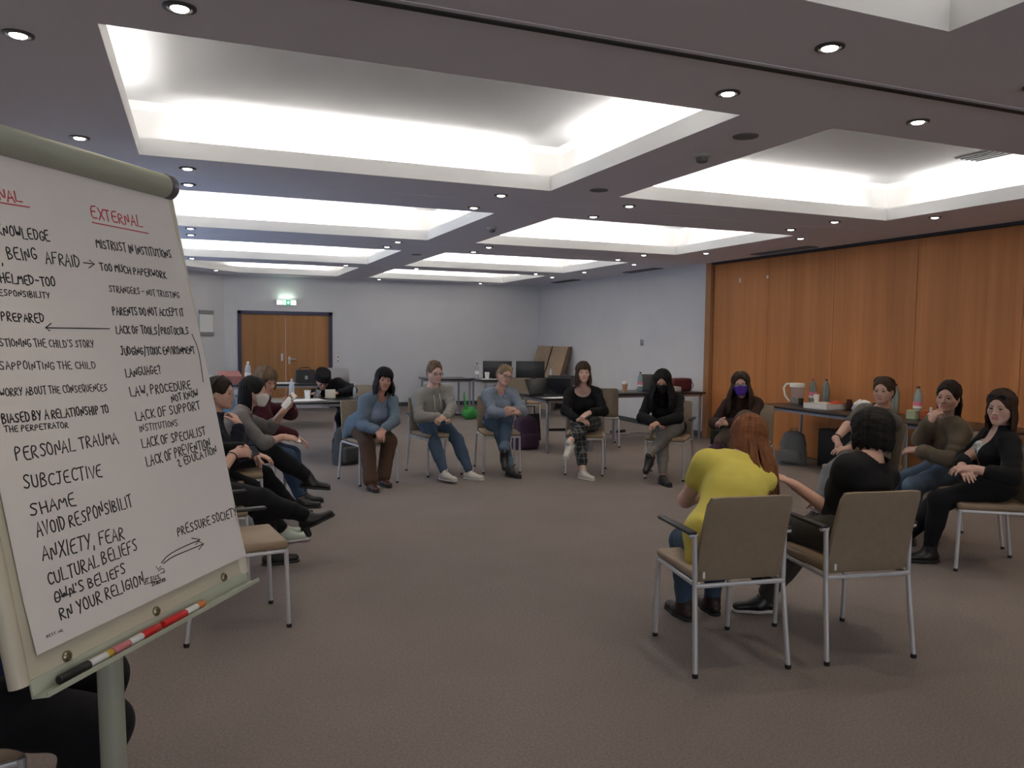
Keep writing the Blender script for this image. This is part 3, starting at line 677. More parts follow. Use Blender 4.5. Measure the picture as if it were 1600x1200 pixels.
backpack((4.22, 9.95, 0), 0.25, 'dark purple backpack standing by the blonde woman\'s chair', mat('pack_purple', (0.052, 0.025, 0.058), 0.8, bump=0.2, bscale=60), 0.40, 0.22, 0.46, mat('strap_lilac', (0.10, 0.06, 0.14), 0.8))
backpack((6.90, 7.72, 0), -0.9, 'grey backpack slumped under the side table by the black case', M_bpgrey, 0.34, 0.2, 0.40, None, 0.25)
backpack((7.16, 9.45, 0), -1.2, 'black backpack with green pattern at the end of the wood partition', mat('pack_black_green', (0.012, 0.016, 0.013), 0.8, noise=0.9, nscale=14), 0.36, 0.22, 0.50)
bc = tag(empty('black_case', (7.18, 7.22, 0), 0.0), 'tall black case under the side table against the partition', 'case')
MB().rbox(-0.10, 0.10, -0.26, 0.26, 0.01, 0.47, 0.012, 2).build('shell', mat('case_black', (0.010, 0.010, 0.011), 0.6), bc)
MB().tube([(0, -0.06, 0.47), (0, -0.05, 0.495), (0, 0.05, 0.495), (0, 0.06, 0.47)], 0.008, 8).build('handle', M_black, bc)
# green carrier bag
gbag = tag(empty('carrier_bag', (4.74, 13.84, 0)), 'bright green plastic carrier bag on the floor by the back wall', 'bag')
M_green = mat('green_film', (0.05, 0.38, 0.07), 0.4, bump=0.4, bscale=25)
MB().add(*blob((0, 0, 0.11), (0.15, 0.10, 0.12), 11, 0.15, 20, 12), 0, True).build('bag_body', M_green, gbag)
MB().tube([(-0.07, 0, 0.18), (-0.09, 0, 0.30), (-0.11, 0, 0.42), (-0.11, 0, 0.52)], [0.06, 0.05, 0.035, 0.012], 10, flat=0.4).build('handle', M_green, gbag)
# totes between tables
tb = tag(empty('tote_bag', (4.60, 10.75, 0), 0.1), 'tall black tote bag standing behind the purple backpack', 'bag')
b = MB(); b.add([(-0.18, -0.09, 0), (0.18, -0.09, 0), (0.18, 0.09, 0), (-0.18, 0.09, 0), (-0.17, -0.05, 0.40), (0.17, -0.05, 0.40), (0.17, 0.05, 0.40), (-0.17, 0.05, 0.40)], [(0, 3, 2, 1), (4, 5, 6, 7), (0, 1, 5, 4), (1, 2, 6, 5), (2, 3, 7, 6), (3, 0, 4, 7)]).build('bag_body', M_black, tb)
MB().tube([(-0.09, -0.05, 0.39), (-0.08, -0.04, 0.52), (0.08, -0.04, 0.52), (0.09, -0.05, 0.39)], 0.008, 8).build('handle', M_black, tb)
tb2 = tag(empty('shopping_bag', (4.40, 10.35, 0), 0.1), 'beige paper bag between the purple backpack and the black tote', 'bag')
MB().add([(-0.13, -0.06, 0), (0.13, -0.06, 0), (0.13, 0.06, 0), (-0.13, 0.06, 0), (-0.13, -0.05, 0.30), (0.13, -0.05, 0.30), (0.13, 0.05, 0.30), (-0.13, 0.05, 0.30)], [(0, 3, 2, 1), (0, 1, 5, 4), (1, 2, 6, 5), (2, 3, 7, 6), (3, 0, 4, 7), (4, 5, 6, 7)]).build('bag_body', mat('paper_beige', (0.40, 0.32, 0.22), 0.9), tb2)
MB().tube([(-0.05, -0.05, 0.29), (-0.04, -0.05, 0.36), (0.04, -0.05, 0.36), (0.05, -0.05, 0.29)], 0.005, 6).build('handle', mat('paper_beige', (0.4, 0.32, 0.22)), tb2)
rbag = tag(empty('red_bag', (6.98, 10.35, TZ), 0.15), 'dark red bag on the table end behind the black masked woman', 'bag')
MB().rbox(-0.20, 0.20, -0.10, 0.10, 0, 0.20, 0.04, 4).build('bag_body', mat('wine_red', (0.10, 0.012, 0.02), 0.7), rbag)
MB().tube([(0.18, 0, 0.17), (0.24, -0.02, 0.15), (0.28, -0.03, 0.09), (0.26, -0.03, 0.03)], 0.006, 6).build('strap', M_bpgrey, rbag)
# thermos by the chair leg
th = tag(empty('thermos_flask', (4.98, 7.02, 0)), 'black steel flask on the floor beside the black masked woman\'s chair', 'flask')
MB().lathe([(0.035, 0), (0.038, 0.01), (0.038, 0.17), (0.03, 0.185)], n=18).build('flask_body', M_black, th)
MB().lathe([(0.034, 0.18), (0.036, 0.19), (0.036, 0.225), (0.03, 0.235)], n=18).build('lid', M_chrome, th)
# cables and adapters on the floor
ca = MB()
ca.tube([(5.9+0.16*i, 10.95+0.12*math.sin(i*1.7), 0.006) for i in range(9)], 0.004, 6)
tag(ca.build('power_cable', M_black), 'thin black cable snaking under the table behind the black masked woman', 'cable')
for i, (x, y, rz, lab) in enumerate(((6.40, 11.2, 0.3, 'black power strip on the floor under the table behind the black masked woman'), (5.55, 11.7, -0.2, 'black power strip on the floor beside the plaid trousers woman\'s right knee'))):
    o = tag(empty('power_strip', (x, y, 0), rz), lab, 'power strip')
    MB().rbox(-0.16, 0.16, -0.025, 0.025, 0, 0.045, 0.006, 2).build('housing', M_black, o)
    for k in range(3): MB().lathe([(0.017, 0), (0.017, 0.002)], (-0.09+0.09*k, 0, 0.045), 12).build('socket_hole', M_grey, o)

# ------------------------------------------------------------------ flip chart
FP = Vector((0.117, 2.088, 0.943)); FU = Vector((0.577, 0.817, 0)).normalized(); FN = FU.cross(Vector((0, 0, 1)))
FV = Vector((-0.174, 0.123, 0.977)); FV = (FV-FU*FV.dot(FU)).normalized(); FNN = FU.cross(FV)   # surface normal towards the viewer
fcz = tag(empty('flip_chart', (-0.165, 1.87, 0)), 'flip chart easel with handwritten paper in the left foreground', 'flip chart')
FO = Vector((-0.165, 1.87, 0))
def fp(u, v, w=0.0): return FP+FU*u+FV*v+FNN*w-FO
M_cream = mat('board_cream', (0.60, 0.56, 0.44), 0.45)
M_tube = mat('tube_green_grey', (0.36, 0.38, 0.30), 0.4)
M_paper = mat('flip_paper', (0.76, 0.72, 0.69), 0.85, noise=0.015, nscale=5, bump=0.05, bscale=30)
def slab(u0, u1, v0, v1, w0, w1):
    V = [fp(u, v, w) for w in (w0, w1) for v in (v0, v1) for u in (u0, u1)]
    return V, [(0, 2, 3, 1), (4, 5, 7, 6), (0, 1, 5, 4), (2, 6, 7, 3), (0, 4, 6, 2), (1, 3, 7, 5)]
MB().add(*slab(-0.685, -0.012, 0.0, 0.985, -0.018, -0.003)).build('board', M_cream, fcz)
for u in (-0.688, -0.012):
    MB().tube([fp(u, -0.002, -0.01), fp(u, 0.985, -0.01)], 0.017, 14).build('side_rail', M_cream, fcz)
MB().tube([fp(-0.76, 0.995, 0.005), fp(-0.03, 0.995, 0.005)], 0.030, 24).build('clamp_tube', M_tube, fcz)
MB().tube([fp(-0.035, 0.995, 0.005), fp(-0.012, 0.995, 0.005), fp(-0.004, 0.995, 0.005), fp(0.0, 0.995, 0.005)], [0.0315, 0.0315, 0.026, 0.016], 24).build('end_cap', mat('cap_grey', (0.08, 0.08, 0.09), 0.4), fcz)
tr = MB()
tr.add(*slab(-0.675, -0.006, -0.030, -0.026, -0.004, 0.032)); tr.add(*slab(-0.675, -0.006, -0.028, -0.021, 0.029, 0.032)); tr.add(*slab(-0.675, -0.006, -0.028, 0.002, -0.004, 0.0))
tr.build('pen_tray', mat('tray_green', (0.48, 0.52, 0.42), 0.3), fcz)
for u in (-0.589, -0.344, -0.098):
    M = Matrix.Translation(fp(u, 0.012, -0.004)) @ FNN.to_track_quat('Z', 'Y').to_matrix().to_4x4()
    MB().lathe([(0.010, 0), (0.010, 0.005), (0.007, 0.008), (0.004, 0.008), (0.004, 0.004)], n=16, M=M).build('screw', mat('brass', (0.30, 0.27, 0.19), 0.35, 0.8), fcz)
MB().tube([Vector((-0.165, 1.87, 0.02))-FO, Vector((-0.185, 1.885, 0.93))-FO, Vector((-0.30, 1.965, 1.5))-FO], 0.0265, 20).build('post', M_tube, fcz)
bs = MB()
for k in range(5):
    a = 2*math.pi*k/5+0.6; bs.tube([Vector((0, 0, 0.07)), Vector((0.31*math.cos(a), 0.31*math.sin(a), 0.035))], [0.024, 0.016], 10)
    bs.lathe([(0.02, 0), (0.024, 0.02), (0.012, 0.035)], (0.31*math.cos(a), 0.31*math.sin(a), 0), 12)
bs.build('star_base', M_black, fcz)
bk = MB().add(*slab(-0.44, -0.26, 0.25, 0.75, -0.05, -0.018)).build('back_bracket', M_tube, fcz)
# paper pad with a gently curled right edge
def psurf(u, v):
    return 0.001+0.006*max(0, (u+0.2)/0.18)**2*(0.35+0.65*math.sin(math.pi*min(1, max(0, v))))+0.0025*math.sin(9*u+4*v)*math.sin(3*v)+0.010*max(0, 0.14-v)/0.1*0.5
nu, nv = 30, 40; V = []; F = []
for sd in (0, 1):
    for k in range(nv):
        for i in range(nu):
            v = 0.040+0.94*k/(nv-1); u = -0.667+0.010*(1-k/(nv-1))+(0.650)*i/(nu-1)
            V.append(fp(u, v, psurf(u, v)+(0.0006 if sd else 0.0)))
q = lambda s, k, i: s*nu*nv+k*nu+i
for k in range(nv-1):
    for i in range(nu-1):
        F.append((q(1, k, i), q(1, k, i+1), q(1, k+1, i+1), q(1, k+1, i))); F.append((q(0, k, i), q(0, k+1, i), q(0, k+1, i+1), q(0, k, i+1)))
    F.append((q(0, k, 0), q(1, k, 0), q(1, k+1, 0), q(0, k+1, 0))); F.append((q(0, k, nu-1), q(0, k+1, nu-1), q(1, k+1, nu-1), q(1, k, nu-1)))
for i in range(nu-1): F.append((q(0, 0, i), q(0, 0, i+1), q(1, 0, i+1), q(1, 0, i))); F.append((q(0, nv-1, i), q(1, nv-1, i), q(1, nv-1, i+1), q(0, nv-1, i+1)))
pad = MB().add(V, F, 0, True).build('paper_sheet', M_paper, fcz)

# hand lettering: single-stroke letters, each drawn as a flat ribbon on the sheet
GL = {'A': ['0,0 .5,1 1,0', '.2,.38 .85,.42'], 'B': ['.05,0 .05,1 .7,.92 .75,.65 .1,.52 .85,.4 .85,.08 .05,0'], 'C': ['1,.85 .6,1 .15,.75 .1,.25 .5,0 1,.12'], 'D': ['.05,1 .05,0 .6,.08 .95,.45 .75,.88 -.05,1'], 'E': ['.95,1 .1,.95 .1,.02 1,0', '.1,.52 .8,.54'], 'F': ['.1,0 .1,.97 1,1', '.1,.55 .75,.56'], 'G': ['1,.85 .6,1 .15,.75 .1,.2 .55,0 .95,.2 .95,.45 .55,.43'], 'H': ['.1,0 .1,1', '.9,0 .9,1', '.1,.5 .9,.5'], 'I': ['.5,0 .5,1'], 'J': ['.2,1 .9,1', '.6,1 .6,.2 .35,0 .05,.15'], 'K': ['.1,0 .1,1', '.9,1 .15,.45 .95,0'], 'L': ['.15,1 .1,.02 1,.02'], 'M': ['.02,0 .15,1 .5,.35 .85,1 1,0'], 'N': ['.08,0 .12,1 .85,.02 .92,1'], 'O': ['.5,1 .12,.8 .08,.2 .5,0 .92,.2 .9,.8 .5,1'], 'P': ['.1,0 .1,1 .8,.92 .85,.6 .1,.45'], 'Q': ['.5,1 .12,.8 .08,.2 .5,0 .92,.2 .9,.8 .5,1', '.6,.3 1,-.1'], 'R': ['.1,0 .1,1 .8,.92 .8,.6 .12,.48 .95,0'], 'S': ['.95,.88 .5,1 .12,.78 .5,.52 .9,.3 .6,.02 .05,.12'], 'T': ['0,.97 1,1', '.5,.98 .5,0'], 'U': ['.1,1 .1,.2 .5,0 .9,.2 .9,1'], 'V': ['.05,1 .5,0 .95,1'], 'W': ['0,1 .25,0 .5,.7 .75,0 1,1'], 'X': ['0,0 .95,1', '.05,1 1,0'], 'Y': ['.05,1 .5,.5', '.95,1 .35,0'], 'Z': ['.05,1 .95,1 .05,0 1,0'], ',': ['.5,.1 .35,-.2'], '.': ['.4,.02 .55,.02'], "'": ['.5,1.1 .4,.85'], '-': ['.1,.5 .9,.5'], '/': ['.2,-.25 .8,1.25'], '?': ['.15,.8 .5,1.05 .85,.8 .5,.5 .5,.3', '.5,.06 .5,0'], '&': ['.1,.75 .5,.95 .6,.6 .1,.25 .4,0 .9,.05'],
      'u': ['.1,.65 .1,.15 .4,0 .8,.15', '.85,.65 .85,0'], 'r': ['.15,.65 .15,0', '.15,.45 .8,.65'], 's': ['.85,.6 .3,.65 .2,.4 .8,.25 .7,.02 .1,.05'], 't': ['.4,.95 .4,.1 .75,0', '.1,.65 .8,.65'], 'a': ['.8,.65 .3,.65 .1,.3 .4,0 .8,.3', '.85,.65 .85,0'], 'f': ['.8,.98 .45,.9 .4,0', '.1,.6 .75,.6'], 'e': ['.15,.35 .85,.4 .7,.65 .25,.6 .1,.25 .4,0 .85,.1'], 'n': ['.15,.65 .15,0', '.15,.45 .5,.66 .85,.5 .85,0']}
TEXT = [('NAL', -0.534, 0.873, -0.477, 0.878, 0.021, 1), ('EXTERNAL', -0.303, 0.874, -0.138, 0.874, 0.027, 1), ('KNOWLEDGE', -0.553, 0.804, -0.429, 0.807, 0.021, 0), (',', -0.559, 0.749, -0.551, 0.749, 0.019, 0), ('BEING', -0.541, 0.759, -0.469, 0.764, 0.023, 0), ('AFRAID', -0.452, 0.761, -0.362, 0.759, 0.024, 0), ('HELMED-TOO', -0.568, 0.713, -0.437, 0.713, 0.019, 0), ('ESPONSIBILITY', -0.577, 0.688, -0.457, 0.688, 0.012, 0), ('PREPARED', -0.584, 0.639, -0.483, 0.638, 0.017, 0), ("STIONING THE CHILD'S STORY", -0.599, 0.592, -0.367, 0.587, 0.015, 0), ('SAPPOINTING THE CHILD', -0.61, 0.549, -0.374, 0.542, 0.015, 0), ('WORRY ABOUT THE CONSEQUENCES', -0.621, 0.5, -0.355, 0.494, 0.015, 0), ('BIASED BY A RELATIONSHIP TO', -0.629, 0.451, -0.363, 0.447, 0.017, 0), ('THE PERPETRATOR', -0.628, 0.435, -0.479, 0.428, 0.011, 0), ('PERSONAL TRAUMA', -0.617, 0.382, -0.353, 0.381, 0.024, 0), ('SUBCJECTIVE', -0.613, 0.328, -0.417, 0.318, 0.024, 0), ('SHAME', -0.61, 0.278, -0.499, 0.277, 0.023, 0), ('AVOID RESPONSIBILIT', -0.605, 0.236, -0.35, 0.244, 0.025, 0), ('ANXIETY, FEAR', -0.604, 0.194, -0.392, 0.182, 0.026, 0), ('CULTURAL BELIEFS', -0.602, 0.146, -0.363, 0.15, 0.024, 0), ("OWN'S BELIEFS", -0.597, 0.113, -0.409, 0.115, 0.02, 0), ('RN YOUR RELIGION', -0.594, 0.079, -0.368, 0.08, 0.023, 0), ('MISTRUST IN INSTITUTIONS', -0.306, 0.807, -0.055, 0.808, 0.02, 0), ('TOO MUCH PAPERWORK', -0.308, 0.758, -0.091, 0.755, 0.017, 0), ('STRANGERS - NOT TRUSTING', -0.294, 0.711, -0.059, 0.707, 0.015, 0), ('PARENTS DO NOT ACCEPT IT', -0.297, 0.659, -0.056, 0.662, 0.018, 0), ('LACK OF TOOLS/PROTOCOLS', -0.298, 0.618, -0.053, 0.615, 0.018, 0), ('JUDGING/TOXIC ENVIRONMENT', -0.296, 0.569, -0.045, 0.567, 0.018, 0), ('LANGUAGE?', -0.295, 0.519, -0.177, 0.523, 0.019, 0), ('LAW, PROCEDURE', -0.293, 0.476, -0.084, 0.48, 0.02, 0), ('NOT KNOW', -0.164, 0.453, -0.065, 0.458, 0.017, 0), ('LACK OF SUPPORT', -0.291, 0.421, -0.065, 0.427, 0.021, 0), ('INSTITUTIONS', -0.286, 0.396, -0.156, 0.396, 0.015, 0), ('LACK OF SPECIALIST', -0.288, 0.359, -0.065, 0.362, 0.021, 0), ('LACK OF PREVENTION', -0.286, 0.317, -0.055, 0.33, 0.023, 0), ('& EDUCATION', -0.184, 0.3, -0.037, 0.313, 0.019, 0), ('PRESSURE SOCIETY', -0.235, 0.148, -0.005, 0.145, 0.021, 0), ('BEST. NR.', -0.631, 0.061, -0.591, 0.059, 0.005, 2), ('ursus', -0.373, 0.081, -0.32, 0.076, 0.013, 3), ('Staufen', -0.35, 0.067, -0.305, 0.066, 0.01, 3)]
STROKES = [([(-0.534, 0.869), (-0.465, 0.871)], 1), ([(-0.303, 0.864), (-0.125, 0.863)], 1), ([(-0.352, 0.77), (-0.323, 0.77)], 0), ([(-0.334, 0.777), (-0.321, 0.77), (-0.339, 0.76)], 0), ([(-0.315, 0.628), (-0.485, 0.628)], 0), ([(-0.469, 0.637), (-0.485, 0.628), (-0.476, 0.622)], 0), ([(-0.043, 0.616), (-0.031, 0.58), (-0.034, 0.531), (-0.038, 0.494)], 0), ([(-0.305, 0.106), (-0.281, 0.116), (-0.228, 0.121), (-0.164, 0.121)], 0), ([(-0.189, 0.132), (-0.161, 0.122), (-0.181, 0.115)], 0), ([(-0.3, 0.103), (-0.27, 0.109), (-0.216, 0.109), (-0.153, 0.109)], 0), ([(-0.173, 0.122), (-0.153, 0.109), (-0.175, 0.101)], 0), ([(-0.593, 0.121), (-0.545, 0.118)], 0), ([(-0.371, 0.078), (-0.322, 0.072)], 3), ([(-0.324, 0.104), (-0.321, 0.096), (-0.309, 0.099)], 3), ([(-0.32, 0.092), (-0.308, 0.095), (-0.3, 0.089), (-0.306, 0.083)], 3), ([(-0.316, 0.085), (-0.303, 0.086)], 3)]
ink = {}
def new_ink(c):
    return MB()
M_ink = mat('ink_black', (0.012, 0.012, 0.014), 0.7); M_inkr = mat('ink_red', (0.55, 0.03, 0.045), 0.7); M_inkg = mat('print_grey', (0.10, 0.10, 0.11), 0.8)
INKM = {0: M_ink, 1: M_inkr, 2: M_inkg, 3: M_ink}; INKN = {0: 'handwritten_line', 1: 'red_heading', 2: 'small_print', 3: 'printed_logo'}; SIGN = {0: 'drawn_arrow', 1: 'red_underline', 3: 'printed_emblem'}
WID = {0: 0.00135, 1: 0.0014, 2: 0.0004, 3: 0.0009}
def ribbon(b, pts, hw):
    # smooth a little, then lay a flat strip with thickness on the sheet
    P = [Vector((p[0], p[1], 0)) for p in pts]
    if len(P) > 3:
        Q = [P[0]]
        for a, c in zip(P[:-1], P[1:]): Q += [a.lerp(c, 0.25), a.lerp(c, 0.75)]
        P = Q+[P[-1]]
    k = len(P); V = []
    for i in range(k):
        t = (P[min(i+1, k-1)]-P[max(i-1, 0)]); t = t.normalized() if t.length > 1e-9 else Vector((1, 0, 0)); nn = Vector((-t.y, t.x, 0))*hw
        e = -t*hw*0.6 if i == 0 else (t*hw*0.6 if i == k-1 else Vector((0, 0, 0)))
        for sg in (1, -1):
            c = P[i]+nn*sg+e
            for off in (0.0007, 0.0012): V.append(fp(c.x, c.y, psurf(c.x, c.y)+off))
    F = []
    for i in range(k-1):
        a = i*4; c = a+4
        F += [(a+1, a+3, c+3, c+1), (a, c, c+2, a+2), (a, a+1, c+1, c), (a+2, c+2, c+3, a+3)]
    F += [(0, 2, 3, 1), ((k-1)*4, (k-1)*4+1, (k-1)*4+3, (k-1)*4+2)]
    b.add(V, F)
rt = random.Random(5)
for (t, u0, v0, u1, v1, hh, c) in TEXT:
    wts = [0.45 if ch in " I.,'" else (1.15 if ch in 'MW' else 1.0) for ch in t]; tot = sum(wts); L_ = math.hypot(u1-u0, v1-v0); x = 0
    cur = MB(); ex = Vector(((u1-u0)/L_, (v1-v0)/L_)); ey = Vector((-ex.y, ex.x))
    for ch, w in zip(t, wts):
        cw = L_*w/tot; jx, jy, js = rt.uniform(-.05, .05), rt.uniform(-.06, .06), rt.uniform(0.9, 1.08); slant = rt.uniform(-.08, .12)
        if c >= 2: jx = jy = 0; js = 1; slant = 0.12 if t == 'ursus' else 0
        for st in GL.get(ch, []):
            pp = []
            for tok in st.split():
                a, bb = map(float, tok.split(','))
                if c < 2: a += rt.uniform(-.05, .05); bb += rt.uniform(-.04, .04)
                gx = x+cw*(0.08+0.80*(a+jx)+slant*bb*0.6); gy = hh*(bb+jy)*js
                q_ = Vector((u0, v0))+ex*gx+ey*gy; pp.append((q_.x, q_.y))
            ribbon(cur, pp, WID[c]*(0.72 if hh < 0.0165 and c == 0 else 1))
        x += cw
    cur.build(INKN[c], INKM[c], pad)
for pts, c in STROKES:
    cur = MB(); ribbon(cur, pts, WID[c]*0.8); cur.build(SIGN[c], INKM[c], pad)
# marker pens lying in the tray
def pen(segs, label, w=0.016, v=-0.0165):
    o = tag(empty('marker_pen', FO+fp(segs[0][0], v, w)), label, 'marker', 'marker pens in the flip chart tray'); base = fp(segs[0][0], v, w)
    for i, (a, b_, r, m, nm) in enumerate(segs):
        MB().tube([fp(a, v, w)-base, fp(a+0.002, v, w)-base, fp(b_-0.002, v, w)-base, fp(b_, v, w)-base], [r*0.85, r, r, r*0.85], 16).build(nm, m, o)
M_pw = mat('pen_white', (0.72, 0.72, 0.70), 0.4); M_py = mat('pen_yellow', (0.55, 0.36, 0.03), 0.5); M_pr = mat('pen_red', (0.62, 0.02, 0.02), 0.35); M_pp = mat('pen_pink', (0.60, 0.20, 0.22), 0.35); M_po = mat('pen_orange', (0.65, 0.22, 0.05), 0.5)
pen([(-0.633, -0.562, 0.0088, M_black, 'cap'), (-0.562, -0.517, 0.0078, M_pw, 'barrel'), (-0.517, -0.503, 0.0079, M_py, 'band')], 'black capped marker at the left end of the tray')
pen([(-0.500, -0.455, 0.0078, M_pp, 'end'), (-0.455, -0.418, 0.0078, M_pw, 'barrel'), (-0.418, -0.366, 0.0088, M_pr, 'cap')], 'red capped marker in the middle of the tray, pink end left')
pen([(-0.353, -0.278, 0.0088, M_pr, 'cap'), (-0.278, -0.237, 0.0078, M_pw, 'barrel'), (-0.237, -0.212, 0.0079, M_po, 'band')], 'red capped marker with orange band at the right of the tray')
# ------------------------------------------------------------------ people: bodies and clothes grown from distance fields
def nv3(a): return np.array(a, dtype=float)
def unit(a): a = nv3(a); return a/(np.linalg.norm(a)+1e-9)
INIT = 0.05
class Field:
    def __init__(s): s.p = []
    def cap(s, a, b, ra, rb=None, k=0.02, sub=False, flat=None, fs=1.0, rip=0.0, ripn=60.0):
        s.p.append(('c', sub, k, nv3(a), nv3(b), ra, ra if rb is None else rb, None if flat is None else unit(flat), fs, rip, ripn)); return s
    def ell(s, c, axes, rad, k=0.02, sub=False):
        s.p.append(('e', sub, k, nv3(c), np.array(axes, dtype=float), nv3(rad))); return s
    def half(s, pt, n, k=0.002):       # removes the side n points to
        s.p.append(('h', True, k, nv3(pt), unit(n))); return s
def bbox(p):
    if p[0] == 'c':
        r = max(p[5], p[6])+abs(p[9]); return np.minimum(p[3], p[4])-r, np.maximum(p[3], p[4])+r
    e = np.sqrt(((p[4]*p[5][:, None])**2).sum(0)); return p[3]-e, p[3]+e
def evaluate(F, h, noise=None):
    lo = np.full(3, 1e9); hi = -lo
    for p in F.p:
        if p[0] != 'h' and not p[1]:
            a, b = bbox(p); lo = np.minimum(lo, a); hi = np.maximum(hi, b)
    lo = lo-3*h-(noise[0] if noise else 0); n = np.ceil((hi+3*h-lo)/h).astype(int)+1
    D = np.full(n, INIT, dtype=np.float32); ax = [(lo[i]+h*np.arange(n[i])).astype(np.float32) for i in range(3)]
    for p in F.p:
        if p[0] == 'h': sl = (slice(None),)*3
        else:
            a, b = bbox(p); pad = max(0.04, p[2])
            i0 = np.clip(np.floor((a-pad-lo)/h).astype(int), 0, n); i1 = np.clip(np.ceil((b+pad-lo)/h).astype(int)+1, 0, n)
            if (i1 <= i0).any(): continue
            sl = tuple(slice(i0[i], i1[i]) for i in range(3))
        X = ax[0][sl[0]][:, None, None]; Y = ax[1][sl[1]][None, :, None]; Z = ax[2][sl[2]][None, None, :]
        if p[0] == 'h': d = -((X-p[3][0])*p[4][0]+(Y-p[3][1])*p[4][1]+(Z-p[3][2])*p[4][2])
        elif p[0] == 'c':
            a, b = p[3], p[4]; ab = b-a; L2 = float(ab@ab)+1e-12
            dx, dy, dz = X-a[0], Y-a[1], Z-a[2]
            t0 = (dx*ab[0]+dy*ab[1]+dz*ab[2])/L2; t = np.clip(t0, 0, 1)
            vx, vy, vz = dx-t*ab[0], dy-t*ab[1], dz-t*ab[2]
            q = vx*vx+vy*vy+vz*vz
            if p[7] is not None:
                vn = vx*p[7][0]+vy*p[7][1]+vz*p[7][2]; q = q+vn*vn*(1/p[8]**2-1)
            d = np.sqrt(q)-(p[5]+(p[6]-p[5])*t)
            if p[9]:
                L = math.sqrt(L2); s_ = t*L; g = 55*(vx*0.7+vy*0.4-vz*0.5)
                d = d-0.45*p[9]*np.sin(s_*p[10]*0.8+g+2.0*np.sin(s_*p[10]*0.37+1.3))
        else:
            A, R = p[4], p[5]; dx, dy, dz = X-p[3][0], Y-p[3][1], Z-p[3][2]
            k0 = 0; k1 = 0
            for i in range(3):
                u = (dx*A[i][0]+dy*A[i][1]+dz*A[i][2]); w = u/R[i]; k0 = k0+w*w; w2 = w/R[i]; k1 = k1+w2*w2
            k0 = np.sqrt(k0); d = k0*(k0-1)/np.maximum(np.sqrt(k1), 1e-6)
        k = p[2]; cur = D[sl]
        if p[1]:
            m = np.maximum(k-np.abs(-cur-d), 0)/k; D[sl] = -(np.minimum(-cur, d)-m*m*k*0.25)
        else:
            m = np.maximum(k-np.abs(cur-d), 0)/k; D[sl] = np.minimum(cur, d)-m*m*k*0.25
    if noise:
        amp, fr, seed = noise; r_ = np.random.default_rng(seed); acc = 0
        for _ in range(5):
            w = r_.normal(size=3); w = w/np.linalg.norm(w)*fr*r_.uniform(0.6, 1.6); ph = r_.uniform(0, 6.28)
            acc = acc+np.sin(ax[0][:, None, None]*w[0]+ax[1][None, :, None]*w[1]+ax[2][None, None, :]*w[2]+ph).astype(np.float32)
        D -= amp*acc/2.2
    return D, lo
def surface_net(D, lo, h):
    S = D < 0; c = np.zeros(tuple(np.array(S.shape)-1), np.uint8)
    for i in (0, 1):
        for j in (0, 1):
            for k in (0, 1): c += S[i:S.shape[0]-1+i, j:S.shape[1]-1+j, k:S.shape[2]-1+k]
    I = np.argwhere((c > 0) & (c < 8)); n = len(I)
    ids = np.full(c.shape, -1, np.int32); ids[I[:, 0], I[:, 1], I[:, 2]] = np.arange(n)
    acc = np.zeros((n, 3)); cnt = np.zeros(n)
    V = {}
    for i in (0, 1):
        for j in (0, 1):
            for k in (0, 1): V[i, j, k] = D[I[:, 0]+i, I[:, 1]+j, I[:, 2]+k].astype(float)
    for a in V:
        for d in range(3):
            if a[d] == 0:
                b = list(a); b[d] = 1; b = tuple(b); va, vb = V[a], V[b]; m = (va < 0) != (vb < 0)
                t = np.where(m, va/np.where(m, va-vb, 1), 0); q = np.tile(np.array(a, float), (n, 1)); q[:, d] = t
                acc[m] += q[m]; cnt[m] += 1
    P = lo+h*(I+acc/np.maximum(cnt, 1)[:, None])
    Q = []
    for d in range(3):
        e1, e2 = [(1, 2), (2, 0), (0, 1)][d]
        sl0 = [slice(1, -1)]*3; sl1 = [slice(1, -1)]*3; sl0[d] = slice(0, -1); sl1[d] = slice(1, None)
        A, B = S[tuple(sl0)], S[tuple(sl1)]
        for flip in (0, 1):
            E = np.argwhere((A & ~B) if flip == 0 else (~A & B))
            if not len(E): continue
            off = np.ones(3, int); off[d] = 0; E = E+off
            def cell(u, v):
                q = E.copy(); q[:, e1] -= u; q[:, e2] -= v; return ids[q[:, 0], q[:, 1], q[:, 2]]
            quad = np.stack([cell(1, 1), cell(0, 1), cell(0, 0), cell(1, 0)], 1)
            Q.append(quad if flip == 0 else quad[:, ::-1])
    Q = np.concatenate(Q); Q = Q[(Q >= 0).all(1)]
    return P, Q
def np_mesh(name, P, Q, mats, parent=None, origin=(0, 0, 0), mi=None):
    me = bpy.data.meshes.new(name); o3 = nv3(origin)
    me.vertices.add(len(P)); me.vertices.foreach_set('co', (P-o3).astype(np.float32).ravel())
    me.loops.add(Q.size); me.loops.foreach_set('vertex_index', Q.astype(np.int32).ravel())
    me.polygons.add(len(Q)); me.polygons.foreach_set('loop_start', np.arange(0, Q.size, 4, dtype=np.int32))
    for m in mats: me.materials.append(m)
    me.polygons.foreach_set('use_smooth', np.ones(len(Q), bool))
    if mi is not None: me.polygons.foreach_set('material_index', mi.astype(np.int32))
    me.update(calc_edges=True); me.validate()
    o = bpy.data.objects.new(name, me); COL.objects.link(o)
    if parent: o.parent = parent
    return o
def grow(name, F, h, mats, parent, origin, noise=None, mi=None):
    D, lo = evaluate(F, h, noise); P, Q = surface_net(D, lo, h)
    if not len(Q): return None
    return np_mesh(name, P, Q, mats, parent, origin, mi(P, Q) if mi else None)

